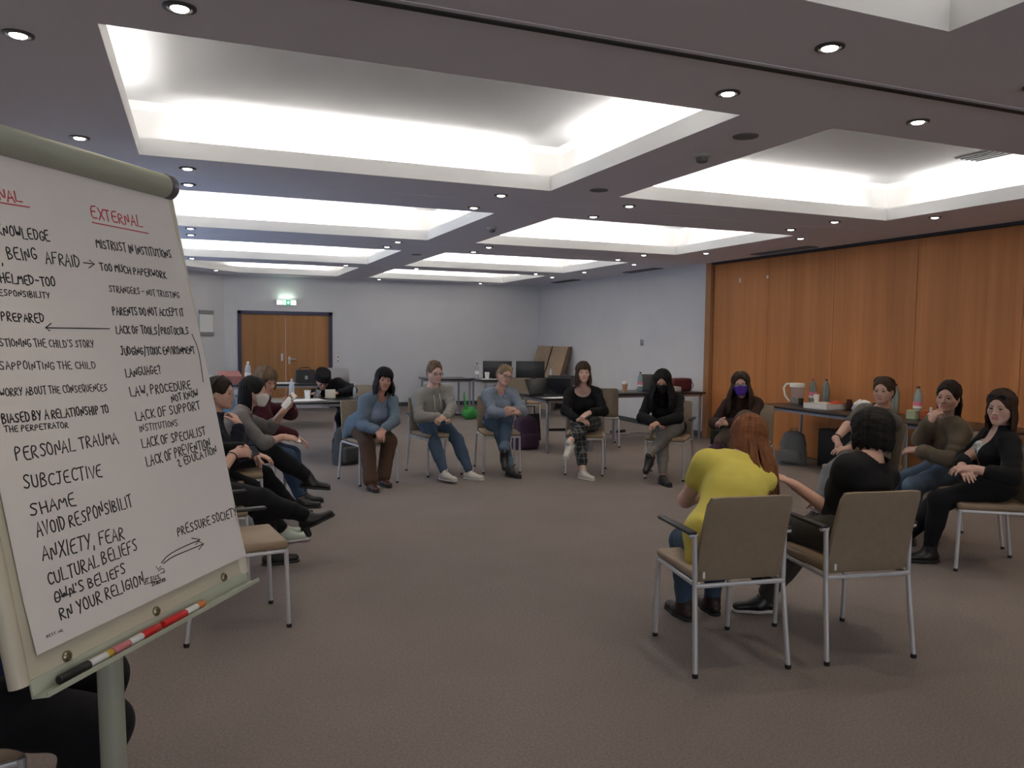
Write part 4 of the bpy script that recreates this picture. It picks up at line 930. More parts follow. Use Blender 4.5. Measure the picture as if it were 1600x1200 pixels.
def ik(A, B, l1, l2, pole):
    A, B, pole = nv3(A), nv3(B), nv3(pole); d = B-A; L = np.linalg.norm(d)
    if L > (l1+l2)*0.995: B = A+d/L*(l1+l2)*0.995; d = B-A; L = np.linalg.norm(d)
    if L < abs(l1-l2)+0.02: L2_ = abs(l1-l2)+0.02; B = A+d/max(L, 1e-6)*L2_; d = B-A; L = L2_
    e = d/L; x = (l1*l1-l2*l2+L*L)/(2*L); y = math.sqrt(max(0, l1*l1-x*x)); p = pole-A; p = p-e*(p@e)
    return A+e*x+unit(p)*y, B

M_eye = mat('eye_white', (0.55, 0.52, 0.49), 0.3)
M_iris = mat('eye_iris', (0.025, 0.017, 0.012), 0.25)
M_lens = mat('lens_glass', (0.8, 0.85, 0.9), 0.05, alpha=0.13)
def skin_mats(c):
    key = 'skin_%02d_%02d' % (int(c[0]*100), int(c[1]*100))
    return [mat(key, c, 0.55, noise=0.04, nscale=18), mat(key+'_lips', (c[0]*0.86, c[1]*0.58, c[2]*0.58), 0.45)]
def cloth(name, c, rough=0.85, bump=0.25, bscale=180, noise=0.06): return mat('cloth_'+name, c, rough, noise=noise, nscale=9, bump=bump, bscale=bscale, sheen=0.02, spec=0.2)

def plaid(name, base, line):
    m = bpy.data.materials.new(name); m.use_nodes = True; N, L = nodes(m); b = N['Principled BSDF']; tc = N.new('ShaderNodeTexCoord')
    sep = N.new('ShaderNodeSeparateXYZ'); L.new(tc.outputs['Object'], sep.inputs[0]); prev = None
    for i, (sc_, th) in enumerate(((17, 0.80), (17, 0.80), (17, 0.80))):
        a = N.new('ShaderNodeMath'); a.operation = 'MULTIPLY'; a.inputs[1].default_value = sc_; L.new(sep.outputs[i], a.inputs[0])
        f = N.new('ShaderNodeMath'); f.operation = 'FRACT'; L.new(a.outputs[0], f.inputs[0])
        g = N.new('ShaderNodeMath'); g.operation = 'GREATER_THAN'; g.inputs[1].default_value = th; L.new(f.outputs[0], g.inputs[0])
        if prev is None: prev = g
        else:
            s_ = N.new('ShaderNodeMath'); s_.operation = 'ADD'; L.new(prev.outputs[0], s_.inputs[0]); L.new(g.outputs[0], s_.inputs[1]); prev = s_
    q = N.new('ShaderNodeMath'); q.operation = 'MULTIPLY'; q.inputs[1].default_value = 0.27; L.new(prev.outputs[0], q.inputs[0])
    mx = N.new('ShaderNodeMix'); mx.data_type = 'RGBA'; mx.inputs[6].default_value = (*base, 1); mx.inputs[7].default_value = (*line, 1); L.new(q.outputs[0], mx.inputs[0])
    L.new(mx.outputs[2], b.inputs['Base Color']); b.inputs['Roughness'].default_value = 0.9
    return m

class Person:
    """one seated figure; all positions in room coordinates"""
    def __init__(s, chair, neck, head, look, label, S=0.95, fat=1.0, skin=(0.50, 0.29, 0.21), h=0.0055, pelvis=None, shdir=None, roll=0.0, hands={}, feet={}, sex='f', bust=1.0, belly=0.0, upv=None):
        s.S = S; s.fat = fat; s.h = h; s.label = label; s.sex = sex; s.bust = bust if sex == 'f' else 0; s.belly = belly
        cx, cy, fx, fy = chair; s.f = unit((fx, fy, 0)); s.r = nv3((s.f[1], -s.f[0], 0)); s.o = nv3((cx, cy, 0))
        s.P = nv3(pelvis) if pelvis is not None else s.o-0.075*s.f+nv3((0, 0, 0.565))
        s.N = nv3(neck); s.Hc = nv3(head); s.skin = skin_mats(skin)
        if shdir is None: s.rs = s.r
        else: s.rs = unit(shdir)
        s.up = unit(s.N-s.P); s.rs = unit(s.rs-s.up*(s.rs@s.up)); s.fs = np.cross(s.up, s.rs)
        s.rp = s.r; s.fp = s.f
        # head frame
        F = unit(look); U0 = unit(upv if upv is not None else s.Hc-s.N+nv3((0, 0, 0.12))); U = unit(U0-F*(U0@F)); R = np.cross(F, U)
        s.hU = unit(U*math.cos(roll)+R*math.sin(roll)); s.hR = np.cross(F, s.hU); s.hF = F; s.hs = S*(1.0 if sex == 'f' else 1.03)
        # joints
        w = 0.165 if sex == 'f' else 0.19
        s.sh = {'R': s.N+s.rs*w*S-s.up*0.055*S+s.fs*0.005, 'L': s.N-s.rs*w*S-s.up*0.055*S+s.fs*0.005}
        s.hip = {'R': s.P+s.rp*0.088*S, 'L': s.P-s.rp*0.088*S}
        s.el, s.wr, s.hand = {}, {}, {}
        for k, sg in (('R', 1), ('L', -1)):
            hd = hands.get(k, {}); tgt = nv3(hd.get('at', s.P+s.f*0.30+s.r*sg*0.12+nv3((0, 0, 0.14))))
            pole = nv3(hd.get('el', s.sh[k]+s.r*sg*0.15-s.f*0.12-nv3((0, 0, 0.25))))
            s.el[k], s.wr[k] = ik(s.sh[k], tgt, 0.275*S, 0.235*S, pole)
            fa = unit(s.wr[k]-s.el[k]); dr = unit(hd['dir']) if 'dir' in hd else unit(fa*0.8+s.f*0.3-nv3((0, 0, 0.2)))
            pn = nv3(hd.get('palm', (0, 0, -1))); pn = unit(pn-dr*(pn@dr))
            s.hand[k] = (dr, pn, hd.get('curl', 0.45), hd.get('index', None), hd.get('spread', 0.06))
        s.kn, s.an, s.toe = {}, {}, {}
        for k, sg in (('R', 1), ('L', -1)):
            ft = feet.get(k, {}); tgt = nv3(ft.get('at', s.hip[k]+s.f*0.42+nv3((0, 0, 0.085-s.hip[k][2]))))
            pole = nv3(ft.get('kn', s.hip[k]+s.f*0.6+nv3((0, 0, 0.3))))
            s.kn[k], s.an[k] = ik(s.hip[k], tgt, 0.415*S, 0.395*S, pole)
            d = unit(ft['toe']) if 'toe' in ft else unit(s.f+nv3((0, 0, 0)))
            s.toe[k] = d
        s.root = None
    # head-local point -> room
    def hp(s, x, f, u): return s.Hc+(s.hR*x+s.hF*f+s.hU*u)*s.hs
    def torso(s, F, inf=0.0, k=0.055):
        S, fa = s.S, s.fat; P, N, up = s.P, s.N, s.up; T = N-P; L = np.linalg.norm(T)
        mid = lambda t, b: P+T*t-s.fp*b
        axp = [s.rp, s.fp, np.cross(s.rp, s.fp)]; axs = [s.rs, s.fs, s.up]
        axm = [unit(s.rp+s.rs), None, s.up]; axm[0] = unit(axm[0]-s.up*(axm[0]@s.up)); axm[1] = np.cross(s.up, axm[0])
        F.ell(P+nv3((0, 0, 0.0)), axp, nv3((0.172, 0.125, 0.098))*S*nv3((fa, fa, 1))+inf, k)
        F.ell(mid(0.30, 0.0), axm, nv3((0.132 if s.sex == 'f' else 0.145, 0.100, 0.13))*S*nv3((fa, fa, 1))+inf, k)
        F.ell(mid(0.62, 0.01), axs, nv3((0.142 if s.sex == 'f' else 0.165, 0.103, 0.16))*S*nv3((fa, fa, 1))+inf, k)
        F.cap(s.sh['R']*0.9+N*0.1-s.up*0.01, s.sh['L']*0.9+N*0.1-s.up*0.01, 0.043*S*fa**0.5+inf, None, k)
        for kk in 'RL': F.cap(N+s.up*0.02, s.sh[kk]*0.75+N*0.25+s.up*0.012, 0.044*S+inf, 0.036*S+inf, 0.05)
        if s.bust:
            for sg in (1, -1): F.ell(mid(0.60, 0)+s.fs*0.078*S*fa+s.rs*sg*0.068*S, axs, nv3((0.062, 0.055, 0.062))*S*s.bust+inf, 0.04)
        if s.belly: F.ell(mid(0.26, 0)+s.fp*0.055, axm, nv3((0.125, 0.085, 0.11))*S*s.belly+inf, 0.05)
    def neckf(s, F, inf=0.0):
        F.cap(s.N-s.up*0.03, s.hp(0, -0.018, -0.06), (0.050 if s.sex == 'f' else 0.058)*s.S+inf, (0.047 if s.sex == 'f' else 0.055)*s.S+inf, 0.03)
    def arm(s, F, k, inf=0.0, upto=2.0, rip=0.0, cuff=0.0, kk=0.02, start=0.0):
        S, fa = s.S, s.fat**0.7; a, e, w = s.sh[k], s.el[k], s.wr[k]
        u = min(1, upto)
        F.cap(a+(e-a)*start, a+(e-a)*u, 0.045*S*fa+inf, (0.045-0.006*u)*S*fa+inf, 0.035, rip=rip, ripn=70)
        if upto > 1:
            v = upto-1
            F.cap(e, e+(w-e)*v, 0.041*S*fa+inf, (0.041-0.013*v)*S*fa+inf+cuff, kk, rip=rip, ripn=80)
    def leg(s, F, k, inf=0.0, upto=2.0, rip=0.0, flare=0.0):
        S, fa = s.S, s.fat; a, e, w = s.hip[k], s.kn[k], s.an[k]
        F.cap(a, e, 0.083*S*fa+inf, 0.058*S*fa**0.6+inf, 0.045, rip=rip*0.6, ripn=45)
        if upto > 1:
            v = upto-1
            F.cap(e, e+(w-e)*v, 0.055*S*fa**0.6+inf, (0.055-0.019*v)*S+inf+flare*v, 0.03, rip=rip, ripn=60)
            back = unit(np.cross(np.cross(e-a, w-e), w-e)) if np.linalg.norm(np.cross(e-a, w-e)) > 1e-4 else s.f
            cb = -back if (back@(e-a)) > 0 else back
            F.ell(e+(w-e)*0.32+cb*0.018, [unit(w-e), cb, np.cross(unit(w-e), cb)], nv3((0.13, 0.045*fa**0.5, 0.05*fa**0.5))*S+inf, 0.04)
    def handf(s, F, k):
        S = s.S; dr, pn, curl, index, spread = s.hand[k]; w = s.wr[k]; side = np.cross(dr, pn)*(1 if k == 'R' else -1)   # side: towards the thumb
        F.cap(w-dr*0.012, w+dr*0.03*S, 0.023*S, 0.026*S, 0.02, flat=pn, fs=0.72)
        for j, sy in enumerate((0.026, 0.009, -0.009, -0.025)):
            kb = w+dr*(0.078 if j in (1, 2) else 0.073)*S+side*sy*S
            F.cap(w+dr*0.022*S+side*sy*0.6*S, kb, 0.0125*S, 0.0105*S, 0.014, flat=pn, fs=0.95)
            ln = (0.040, 0.045, 0.042, 0.033)[j]; ang = 0.0; p = kb; c = curl if not (index is not None and j == 0) else index
            for q in range(3):
                ang += c*(0.55, 0.95, 0.75)[q]*(1+0.07*j)
                d = unit(dr*math.cos(ang)+pn*math.sin(ang)+side*spread*(1.5-j)*0.8)
                nx = p+d*ln*(1.0, 0.66, 0.52)[q]*S
                F.cap(p, nx, (0.0092, 0.0083, 0.0074)[q]*S, (0.0083, 0.0075, 0.0064)[q]*S, 0.0035); p = nx
        t0 = w+dr*0.022*S+side*0.022*S; d1 = unit(dr*0.75+side*0.75+pn*0.35); t1 = t0+d1*0.040*S
        d2 = unit(dr*0.95+side*0.25+pn*(0.3+0.4*curl)); t2 = t1+d2*0.032*S; d3 = unit(dr*0.95-side*0.05+pn*(0.4+0.6*curl)); t3 = t2+d3*0.025*S
        F.cap(t0, t1, 0.0150*S, 0.0110*S, 0.012); F.cap(t1, t2, 0.0105*S, 0.0095*S, 0.004); F.cap(t2, t3, 0.0095*S, 0.0075*S, 0.004)
    def headf(s, F, inf=0.0, feat=True):
        q = s.hs; ax = [s.hR, s.hF, s.hU]; m = 1 if s.sex == 'm' else 0
        F.ell(s.hp(0, -0.014, 0.031), ax, nv3((0.0735, 0.094, 0.083))*q+inf, 0.03)
        F.ell(s.hp(0, 0.026, -0.030), ax, nv3((0.0585+0.002*m, 0.060, 0.078))*q+inf, 0.03)
        for g in (1, -1):
            F.cap(s.hp(g*0.052, 0.004, -0.052), s.hp(g*(0.014+0.004*m), 0.066, -0.095), (0.017+0.002*m)*q+inf, 0.014*q+inf, 0.035)
            F.ell(s.hp(g*0.040, 0.053, -0.026), ax, nv3((0.024, 0.022, 0.024))*q+inf, 0.025)
        F.ell(s.hp(0, 0.070, -0.094), ax, nv3((0.020, 0.015, 0.016))*q+inf, 0.025)
        if not feat: return
        F.cap(s.hp(-0.034, 0.074, 0.020), s.hp(0.034, 0.074, 0.020), (0.011+0.002*m)*q, None, 0.02)
        for g in (1, -1):
            F.ell(s.hp(g*0.031, 0.093, -0.001), ax, nv3((0.017, 0.012, 0.011))*q, 0.012, sub=True)
            F.ell(s.hp(g*0.031, 0.0705, -0.001), ax, nv3((0.0150, 0.0145, 0.0125))*q, 0.006)
        F.cap(s.hp(0, 0.083, 0.010), s.hp(0, 0.103, -0.030), 0.0075*q, 0.0105*q, 0.010)
        for g in (1, -1): F.ell(s.hp(g*0.0115, 0.094, -0.036), ax, nv3((0.0085, 0.010, 0.0075))*q, 0.006)
        F.ell(s.hp(0, 0.079, -0.063), ax, nv3((0.028, 0.012, 0.018))*q, 0.015)
        F.cap(s.hp(-0.019, 0.083, -0.0600), s.hp(0.019, 0.083, -0.0600), 0.0058*q, None, 0.006); F.cap(s.hp(-0.006, 0.088, -0.0585), s.hp(0.006, 0.088, -0.0585), 0.0055*q, None, 0.006)
        F.cap(s.hp(-0.014, 0.085, -0.0720), s.hp(0.014, 0.085, -0.0720), 0.0068*q, None, 0.006)
        F.cap(s.hp(-0.023, 0.092, -0.0660), s.hp(0.023, 0.092, -0.0660), 0.0022*q, None, 0.003, sub=True)
        for g in (1, -1):
            ea = [unit(s.hR*g+s.hF*-0.35), unit(s.hF+s.hR*g*0.35), s.hU]
            F.ell(s.hp(g*0.0755, -0.012, -0.010), ea, nv3((0.0085, 0.0175, 0.031))*q, 0.008)
            F.ell(s.hp(g*0.085, -0.008, -0.008), ea, nv3((0.006, 0.009, 0.017))*q, 0.006, sub=True)
    def build(s, extra=None):
        F = Field(); s.torso(F); s.neckf(F); s.headf(F)
        for k in 'RL':
            s.arm(F, k); s.leg(F, k); s.handf(F, k)
            d = s.toe[k]; n = unit(nv3((0, 0, 1))-d*d[2]); a = s.an[k]
            F.cap(a, a-n*0.040*s.S-d*0.015, 0.033*s.S, 0.024*s.S, 0.02); F.cap(a-n*0.035*s.S, a-n*0.048*s.S+d*0.115*s.S, 0.025*s.S, 0.015*s.S, 0.02)
        if extra: extra(F)
        org = nv3((s.P[0], s.P[1], 0)); s.org = org
        def lips(P, Q):
            c = P[Q].mean(1)-s.Hc; x, f, u = c@s.hR/s.hs, c@s.hF/s.hs, c@s.hU/s.hs
            return ((np.abs(x) < 0.0225-0.9*np.maximum(0, np.abs(u+0.0655)-0.006)) & (u > -0.0785) & (u < -0.0545) & (f > 0.07)).astype(int)
        s.root = grow('person', F, s.h, s.skin, None, org, mi=lips); s.root.location = org
        tag(s.root, s.label, 'person')
        for g in (1, -1):        # eyes and brows
            b = MB(); V, Fc, mi = [], [], []
            n, m = 12, 8; c = s.hp(g*0.031, 0.0826, -0.001)-org
            for i in range(m+1):
                th = math.pi*i/m
                for j in range(n):
                    a = 2*math.pi*j/n; V.append(tuple(c+(s.hR*0.0118*math.sin(th)*math.cos(a)+s.hU*0.0048*math.sin(th)*math.sin(a)+s.hF*0.0042*math.cos(th))*s.hs))
            for i in range(m):
                for j in range(n):
                    Fc.append((i*n+j, i*n+(j+1) % n, (i+1)*n+(j+1) % n, (i+1)*n+j)); mi.append(1 if i < 3 else 0)
            b.add(V, Fc, 0, True); b.m = mi; b.build('eye', [M_eye, M_iris], s.root)
            lash = MB(); lash.tube([s.hp(g*(0.031+x), 0.0845-abs(x)*abs(x)*14, 0.0050-x*x*22)-org for x in (-0.013, -0.007, 0, 0.007, 0.0135)], 0.0011*s.hs, 6).build('eyelashes', s.hairm, s.root)
            MB().tube([s.hp(g*x, y, u)-org for x, y, u in ((0.014, 0.0885, 0.0185), (0.026, 0.087, 0.0225), (0.038, 0.081, 0.0215), (0.047, 0.073, 0.0165))], [0.0020*s.hs, 0.0030*s.hs, 0.0026*s.hs, 0.0012*s.hs], 8, flat=0.8).build('eyebrow', s.hairm, s.root)
        return s
    hairm = None
    def garment(s, name, m, F, h=None, noise=(0.0022, 38, 1)):
        return grow(name, F, h or s.h*1.25, [m], s.root, s.org, noise)
    def top(s, name, m, sleeve=2.0, inf=0.012, neck=('crew', 0.075), hem=-0.03, rip=0.004, front=None, cuff=0.003, noise=(0.0022, 38, 1), sleeves=None, drape=0):
        F = Field(); s.torso(F, inf)
        if drape:
            F.ell(s.P+nv3((0, 0, 0.03)), [s.rp, s.fp, np.cross(s.rp, s.fp)], nv3((0.172, 0.122, 0.115))*s.S*s.fat+inf+0.016, 0.05)
            q_ = s.P+s.rp*drape*0.17*s.S*s.fat-s.fp*0.03; F.cap(q_+nv3((0, 0, 0.07)), q_+s.rp*drape*0.035-s.fp*0.02+nv3((0, 0, -0.075)), 0.045, 0.040, 0.05, flat=s.rp, fs=0.8)
        for k in 'RL':
            sl = sleeves[k] if sleeves else sleeve
            if sl: s.arm(F, k, inf*0.85+0.001, sl, rip, cuff)
        if hem is not None and hem > -0.085: F.half(s.P+s.up*hem, -s.up)
        if neck[0] == 'crew': F.cap(s.N+s.up*0.005, s.N+s.up*0.2, neck[1], neck[1]*1.25, 0.008, sub=True)
        elif neck[0] == 'scoop': F.ell(s.N+s.up*0.02+s.fs*0.06, [s.rs, s.fs, s.up], (0.098, 0.10, neck[1]), 0.008, sub=True); F.cap(s.N+s.up*0.02, s.N+s.up*0.2, 0.066, 0.09, 0.008, sub=True)
        elif neck[0] == 'v':
            F.cap(s.N+s.up*0.005, s.N+s.up*0.2, 0.066, 0.09, 0.008, sub=True); F.cap(s.N+s.up*0.02+s.fs*0.09, s.N-s.up*neck[1]+s.fs*0.145, 0.055, 0.012, 0.01, sub=True)
        elif neck[0] == 'turtle': s.neckf(F, 0.010); F.half(s.N+s.up*neck[1], s.up)
        if front:               # open cardigan: remove a strip down the front
            w0, w1, dep = front
            F.cap(s.N+s.up*0.02+s.fs*0.11, s.P+s.fp*0.19+s.up*0.02, w0, w1, 0.012, sub=True)
        return s.garment(name, m, F, noise=noise)
    def trousers(s, name, m, upto=1.96, inf=0.011, rip=0.004, flare=0.0, waist=0.11, noise=(0.002, 35, 2)):
        F = Field(); S, fa = s.S, s.fat
        axp = [s.rp, s.fp, np.cross(s.rp, s.fp)]
        F.ell(s.P, axp, nv3((0.172, 0.125, 0.098))*S*nv3((fa, fa, 1))+inf, 0.05)
        F.ell(s.P+s.up*0.08, axp, nv3((0.14, 0.11, 0.08))*S*nv3((fa, fa, 1))+inf*0.8, 0.05)
        for k in 'RL': s.leg(F, k, inf, upto, rip, flare)
        return s.garment(name, m, F, noise=noise)
    def shoe(s, k, m, msole, laces=False, heel=0.0, boot=0.0):
        S = s.S; d = s.toe[k]; n = unit(nv3((0, 0, 1))-d*d[2]) if abs(d[2]) < 0.95 else unit(s.f); sd = np.cross(d, n); a = s.an[k]; F = Field()
        b = a-n*0.052*S
        F.cap(b-d*0.035*S, b+d*0.05*S, 0.036*S, 0.038*S, 0.03, flat=n, fs=0.95)
        F.cap(b+d*0.05*S, b+d*0.155*S-n*0.008*S, 0.040*S, 0.034*S, 0.03, flat=n, fs=0.75)
        F.cap(a+n*0.0, b+d*0.03*S, 0.040*S, 0.036*S, 0.03)
        if boot: F.cap(a-n*0.02, a+unit(s.kn[k]-a)*boot, 0.043*S, 0.044*S, 0.03)
        F.half(b-n*0.028*S, -n)
        F.half(a+unit(s.kn[k]-a)*(boot if boot else 0.012), unit(s.kn[k]-a))
        o = grow('boot' if boot else 'shoe', F, s.h*0.9, [m], s.root, s.org)
        if laces and o:
            for i in range(4):
                t_ = 0.055+0.022*i; hgt = 0.036-0.0068*i
                cpt = b+d*t_*S+n*hgt*S-s.org; MB().tube([cpt+sd*0.022*S-n*0.006, cpt+n*0.003, cpt-sd*0.022*S-n*0.006], 0.0035, 6).build('lace', msole, o)
            tp_ = a+d*0.034*S-s.org; MB().tube([tp_-n*0.02, tp_+n*0.018+d*0.010, tp_+n*0.040+d*0.018], [0.022, 0.022, 0.012], 8, flat=0.35).build('tongue', m, o)
        G = Field(); z = b-n*0.031*S
        G.cap(z-d*0.038*S, z+d*0.05*S, 0.036*S, 0.040*S, 0.03); G.cap(z+d*0.05*S, z+d*0.160*S, 0.041*S, 0.034*S, 0.03)
        G.half(z+n*0.010*S, n); G.half(z-n*0.009*S, -n)
        if heel: G.cap(z-d*0.035*S, z-d*0.035*S-n*heel, 0.026*S, 0.022*S, 0.006)
        if o: grow('sole', G, s.h*0.8, [msole], o, s.org)
        return o
    # ---- hair
    def hair(s, style, m, length=0.25, part=0.0, face=1.0, bangs=0.0, seed=1, vol=1.0, fall=None, tuck=0.0, flow=0.0):
        q = s.hs; ax = [s.hR, s.hF, s.hU]; F = Field(); rr = np.random.default_rng(seed); C = s.hp(0, -0.016, 0.032)
        t = (0.010 if style in ('short', 'tight') else 0.014)*vol
        R = nv3((0.0740, 0.0935, 0.0835))*q+t
        F.ell(C, ax, R, 0.02)
        if style in ('short', 'tight', 'tail', 'bun'): F.ell(s.hp(0, -0.045, -0.02), ax, nv3((0.064, 0.058, 0.062))*q+t, 0.03)
        # opening for the face
        F.ell(s.hp(0, 0.105, -0.045), ax, nv3((0.066*face, 0.085, 0.108 if bangs else 0.117))*q, 0.022, sub=True)
        F.half(s.hp(0, -0.02, -0.070), -s.hU+0.3*s.hF) if style in ('short',) else None
        if style in ('short', 'tight', 'tail', 'bun'):
            for g in (1, -1): F.ell(s.hp(g*0.085, 0.012, -0.040), ax, nv3((0.03, 0.045, 0.050))*q, 0.012, sub=True)
        if style == 'short':
            for i in range(46):
                a = rr.uniform(-0.9, 0.9); b = rr.uniform(-0.9, 1.0)
                nrm = unit(s.hR*a*0.8+s.hF*b*0.7+s.hU*0.8); p = C+ (s.hR*(nrm@s.hR)*R[0]+s.hF*(nrm@s.hF)*R[1]+s.hU*(nrm@s.hU)*R[2])*0.97
                F.cap(p, p+unit(s.hF*0.9+nrm*0.5+s.hR*rr.uniform(-.5, .5))*0.014, 0.009*q, 0.004, 0.010)
        dn = fall if fall is not None else nv3((0, 0, -1)); dn = unit(nv3(dn))
        if style in ('long', 'bob'):
            n = 78
            for i in range(n):
                ro = rr.uniform(-0.004, 0.003); phi = -math.pi+2*math.pi*(i+0.5)/n+rr.uniform(-.03, .03)      # 0 = face
                if abs(phi) < max(0.80*face, tuck) and not (bangs and abs(phi) < 0.8*face): continue
                side = math.sin(phi); fw = math.cos(phi); pts = []
                p0 = s.hp(part*0.03, 0.02*0+(-0.02), 0.108)
                th1 = 1.85 if abs(phi) > 0.8*face else 1.52
                for th in np.linspace(0.25, th1, 9):
                    pts.append(C+(s.hR*(math.sin(th)*side)*(R[0]+ro)+s.hF*(math.sin(th)*fw)*(R[1]+ro)+s.hU*math.cos(th)*(R[2]+ro)))
                if abs(phi) <= 0.8*face:
                    if rr.random() > bangs+0.2: continue
                    rad = [0.006*q]*8+[0.004]
                else:
                    out = unit(s.hR*side+s.hF*fw*0.6); L = length*(1+rr.uniform(-.10, .06))*(0.92 if abs(phi) < 1.3 else 1.0); p = pts[-1]; segs = 4
                    bulge = 0.07*vol+flow if style == 'long' else 0.0
                    for j in range(1, segs+1):
                        p = p+(dn+out*(bulge if j <= 2 else -0.14 if style == 'bob' else -0.04)+nv3(rr.normal(size=3))*0.035)*L/segs; pts.append(p)
                    rad = [0.0062*q]*9+[0.0085*q, 0.0092*q, 0.0082*q, 0.005*q]
                for a, b, ra, rb in zip(pts[:-1], pts[1:], rad[:-1], rad[1:]): F.cap(a, b, ra, rb, 0.0022)
            if style == 'long':   # inner body of the hair behind the neck
                c0 = s.hp(0, -0.055, -0.03); F.cap(c0, c0+dn*length*0.75, 0.060*q, 0.048*q, 0.03, flat=s.hF, fs=0.55)
            else:
                c0 = s.hp(0, -0.045, -0.01); F.cap(c0, c0+dn*length*0.45, 0.066*q, 0.055*q, 0.03, flat=s.hF, fs=0.7)
        if style == 'tail':
            p = s.hp(0, -0.105, 0.0); F.ell(p, ax, nv3((0.022, 0.02, 0.022))*q, 0.012); F.cap(p, p+dn*0.05-s.hF*0.02, 0.022*q, 0.022*q, 0.015); F.cap(p+dn*0.05-s.hF*0.02, p+dn*length, 0.022*q, 0.009*q, 0.015)
        if style == 'bun': F.ell(s.hp(0, -0.105, 0.02), ax, nv3((0.036, 0.030, 0.036))*q, 0.012)
        if style in ('tail', 'tight', 'bun'):
            for i in range(30):
                phi = -2.2+4.4*i/29; a = C+(s.hR*math.sin(phi)*0.5*R[0]+s.hF*(0.75)*R[1]+s.hU*0.55*R[2])
                for th in (1,):
                    p1 = C+(s.hR*math.sin(phi)*R[0]*0.98+s.hF*math.cos(phi)*0.2*R[1]+s.hU*math.cos(phi*0.72)*R[2]*0.95); p2 = s.hp(math.sin(phi)*0.03, -0.105, 0.02)
                    F.cap(p1, p2, 0.008*q, 0.008*q, 0.008)
        return grow('hair', F, max(0.0042, s.h*0.85), [m], s.root, s.org, (0.0012, 160, seed))
    def mask(s, m, loops=True, beak=0.0):
        F = Field(); s.headf(F, 0.009, False); q = s.hs
        F.cap(s.hp(0, 0.083, 0.004), s.hp(0, 0.103, -0.030), 0.013*q, 0.017*q, 0.02); F.ell(s.hp(0, 0.082+beak, -0.05), [s.hR, s.hF, s.hU], nv3((0.030, 0.026, 0.034))*q, 0.03)
        F.half(s.hp(0, 0.09, -0.008), s.hU*0.8-s.hF*0.25+s.hU*0.2); F.half(s.hp(0, 0.018, 0), -s.hF-0.2*s.hU); F.half(s.hp(0, 0, -0.118), -s.hU)
        o = s.garment('face_mask', m, F, h=max(0.004, s.h*0.8), noise=(0.0008, 90, 3))
        if loops:
            for g in (1, -1):
                for u in (-0.02, -0.075):
                    MB().tube([s.hp(g*0.066, 0.030, u)-s.org, s.hp(g*0.079, 0.008, u*0.6-0.012)-s.org, s.hp(g*0.083, -0.020, -0.012 if u > -.05 else -0.03)-s.org], 0.0016, 6).build('ear_loop', m, s.root)
        return o
    def glasses(s, m, w=0.024, hh=0.018, name='glasses', lift=(0, 0), lens=True):
        b = MB(); f0, u0 = lift; L = []
        for g in (1, -1):
            c = lambda a, rx=w, ry=hh: s.hp(g*0.032+rx*math.cos(a), 0.103+f0-0.25*abs(0.032+g*rx*math.cos(a)*g)**1*0.25, -0.004+u0+ry*math.sin(a))-s.org
            pts = [c(2*math.pi*i/18) for i in range(18)]; b.tube(pts, 0.0021, 6, closed=True); L.append(pts)
            b.tube([s.hp(g*0.056, 0.094+f0, 0.002+u0)-s.org, s.hp(g*0.074, 0.080+f0, 0.002+u0)-s.org, s.hp(g*0.079, 0.0+f0, -0.002+u0)-s.org, s.hp(g*0.077, -0.018+f0, -0.012+u0)-s.org], 0.0020, 6)
        b.tube([s.hp(-0.009, 0.106+f0, 0.002+u0)-s.org, s.hp(0, 0.109+f0, 0.005+u0)-s.org, s.hp(0.009, 0.106+f0, 0.002+u0)-s.org], 0.0020, 6)
        o = b.build(name, m, s.root)
        for pts in L:
            if lens: n = len(pts); d = s.hF*0.0006; MB().add([p+d for p in pts]+[p-d for p in pts], [tuple(range(n)), tuple(range(n, 2*n))[::-1]]+[(i, n+i, n+(i+1) % n, (i+1) % n) for i in range(n)]).build('lens', lens if lens is not True else M_lens, o)
        return o
    def band(s, name, k, m, t=0.0, r=0.031, w=0.006, face=None):
        p = s.wr[k]+(s.el[k]-s.wr[k])*t; d = unit(s.wr[k]-s.el[k]); x = unit(np.cross(d, (0.3, 0.2, 0.9))); y = np.cross(d, x)
        b = MB()
        b.tube([p+(x*math.cos(2*math.pi*i/16)+y*math.sin(2*math.pi*i/16))*r-s.org for i in range(16)], w, 8, closed=True)
        o = b.build(name, m, s.root)
        if face: n = -s.hand[k][1]; M = Matrix.Translation(Vector(p+n*r*0.95-s.org)) @ Vector(n).to_track_quat('Z', 'Y').to_matrix().to_4x4(); MB().lathe([(0.017, 0), (0.018, 0.006), (0.014, 0.009)], n=16, M=M).build('watch_face', face, o)
        return o
# ------------------------------------------------------------------ the people
def hairmat(name, c): return mat('hair_'+name, c, 0.62, noise=0.35, nscale=7, bump=0.6, bscale=90, stretch=(4, 4, 0.35), spec=0.18)
HB = hairmat('black', (0.010, 0.009, 0.009)); HDB = hairmat('dark_brown', (0.022, 0.014, 0.011)); HBR = hairmat('brown', (0.060, 0.034, 0.020)); HAU = hairmat('auburn', (0.17, 0.066, 0.027)); HBL = hairmat('dark_blond', (0.28, 0.19, 0.11)); HLB = hairmat('light_brown', (0.15, 0.098, 0.058))
JEAN = cloth('jeans', (0.055, 0.088, 0.138), bump=0.3); JEAND = cloth('dark_jeans', (0.032, 0.055, 0.10)); JEANL = cloth('light_jeans', (0.105, 0.148, 0.21))
BLK = cloth('black', (0.010, 0.010, 0.011)); BLKT = cloth('black_trousers', (0.010, 0.010, 0.012)); NAVY = cloth('navy', (0.012, 0.014, 0.022))
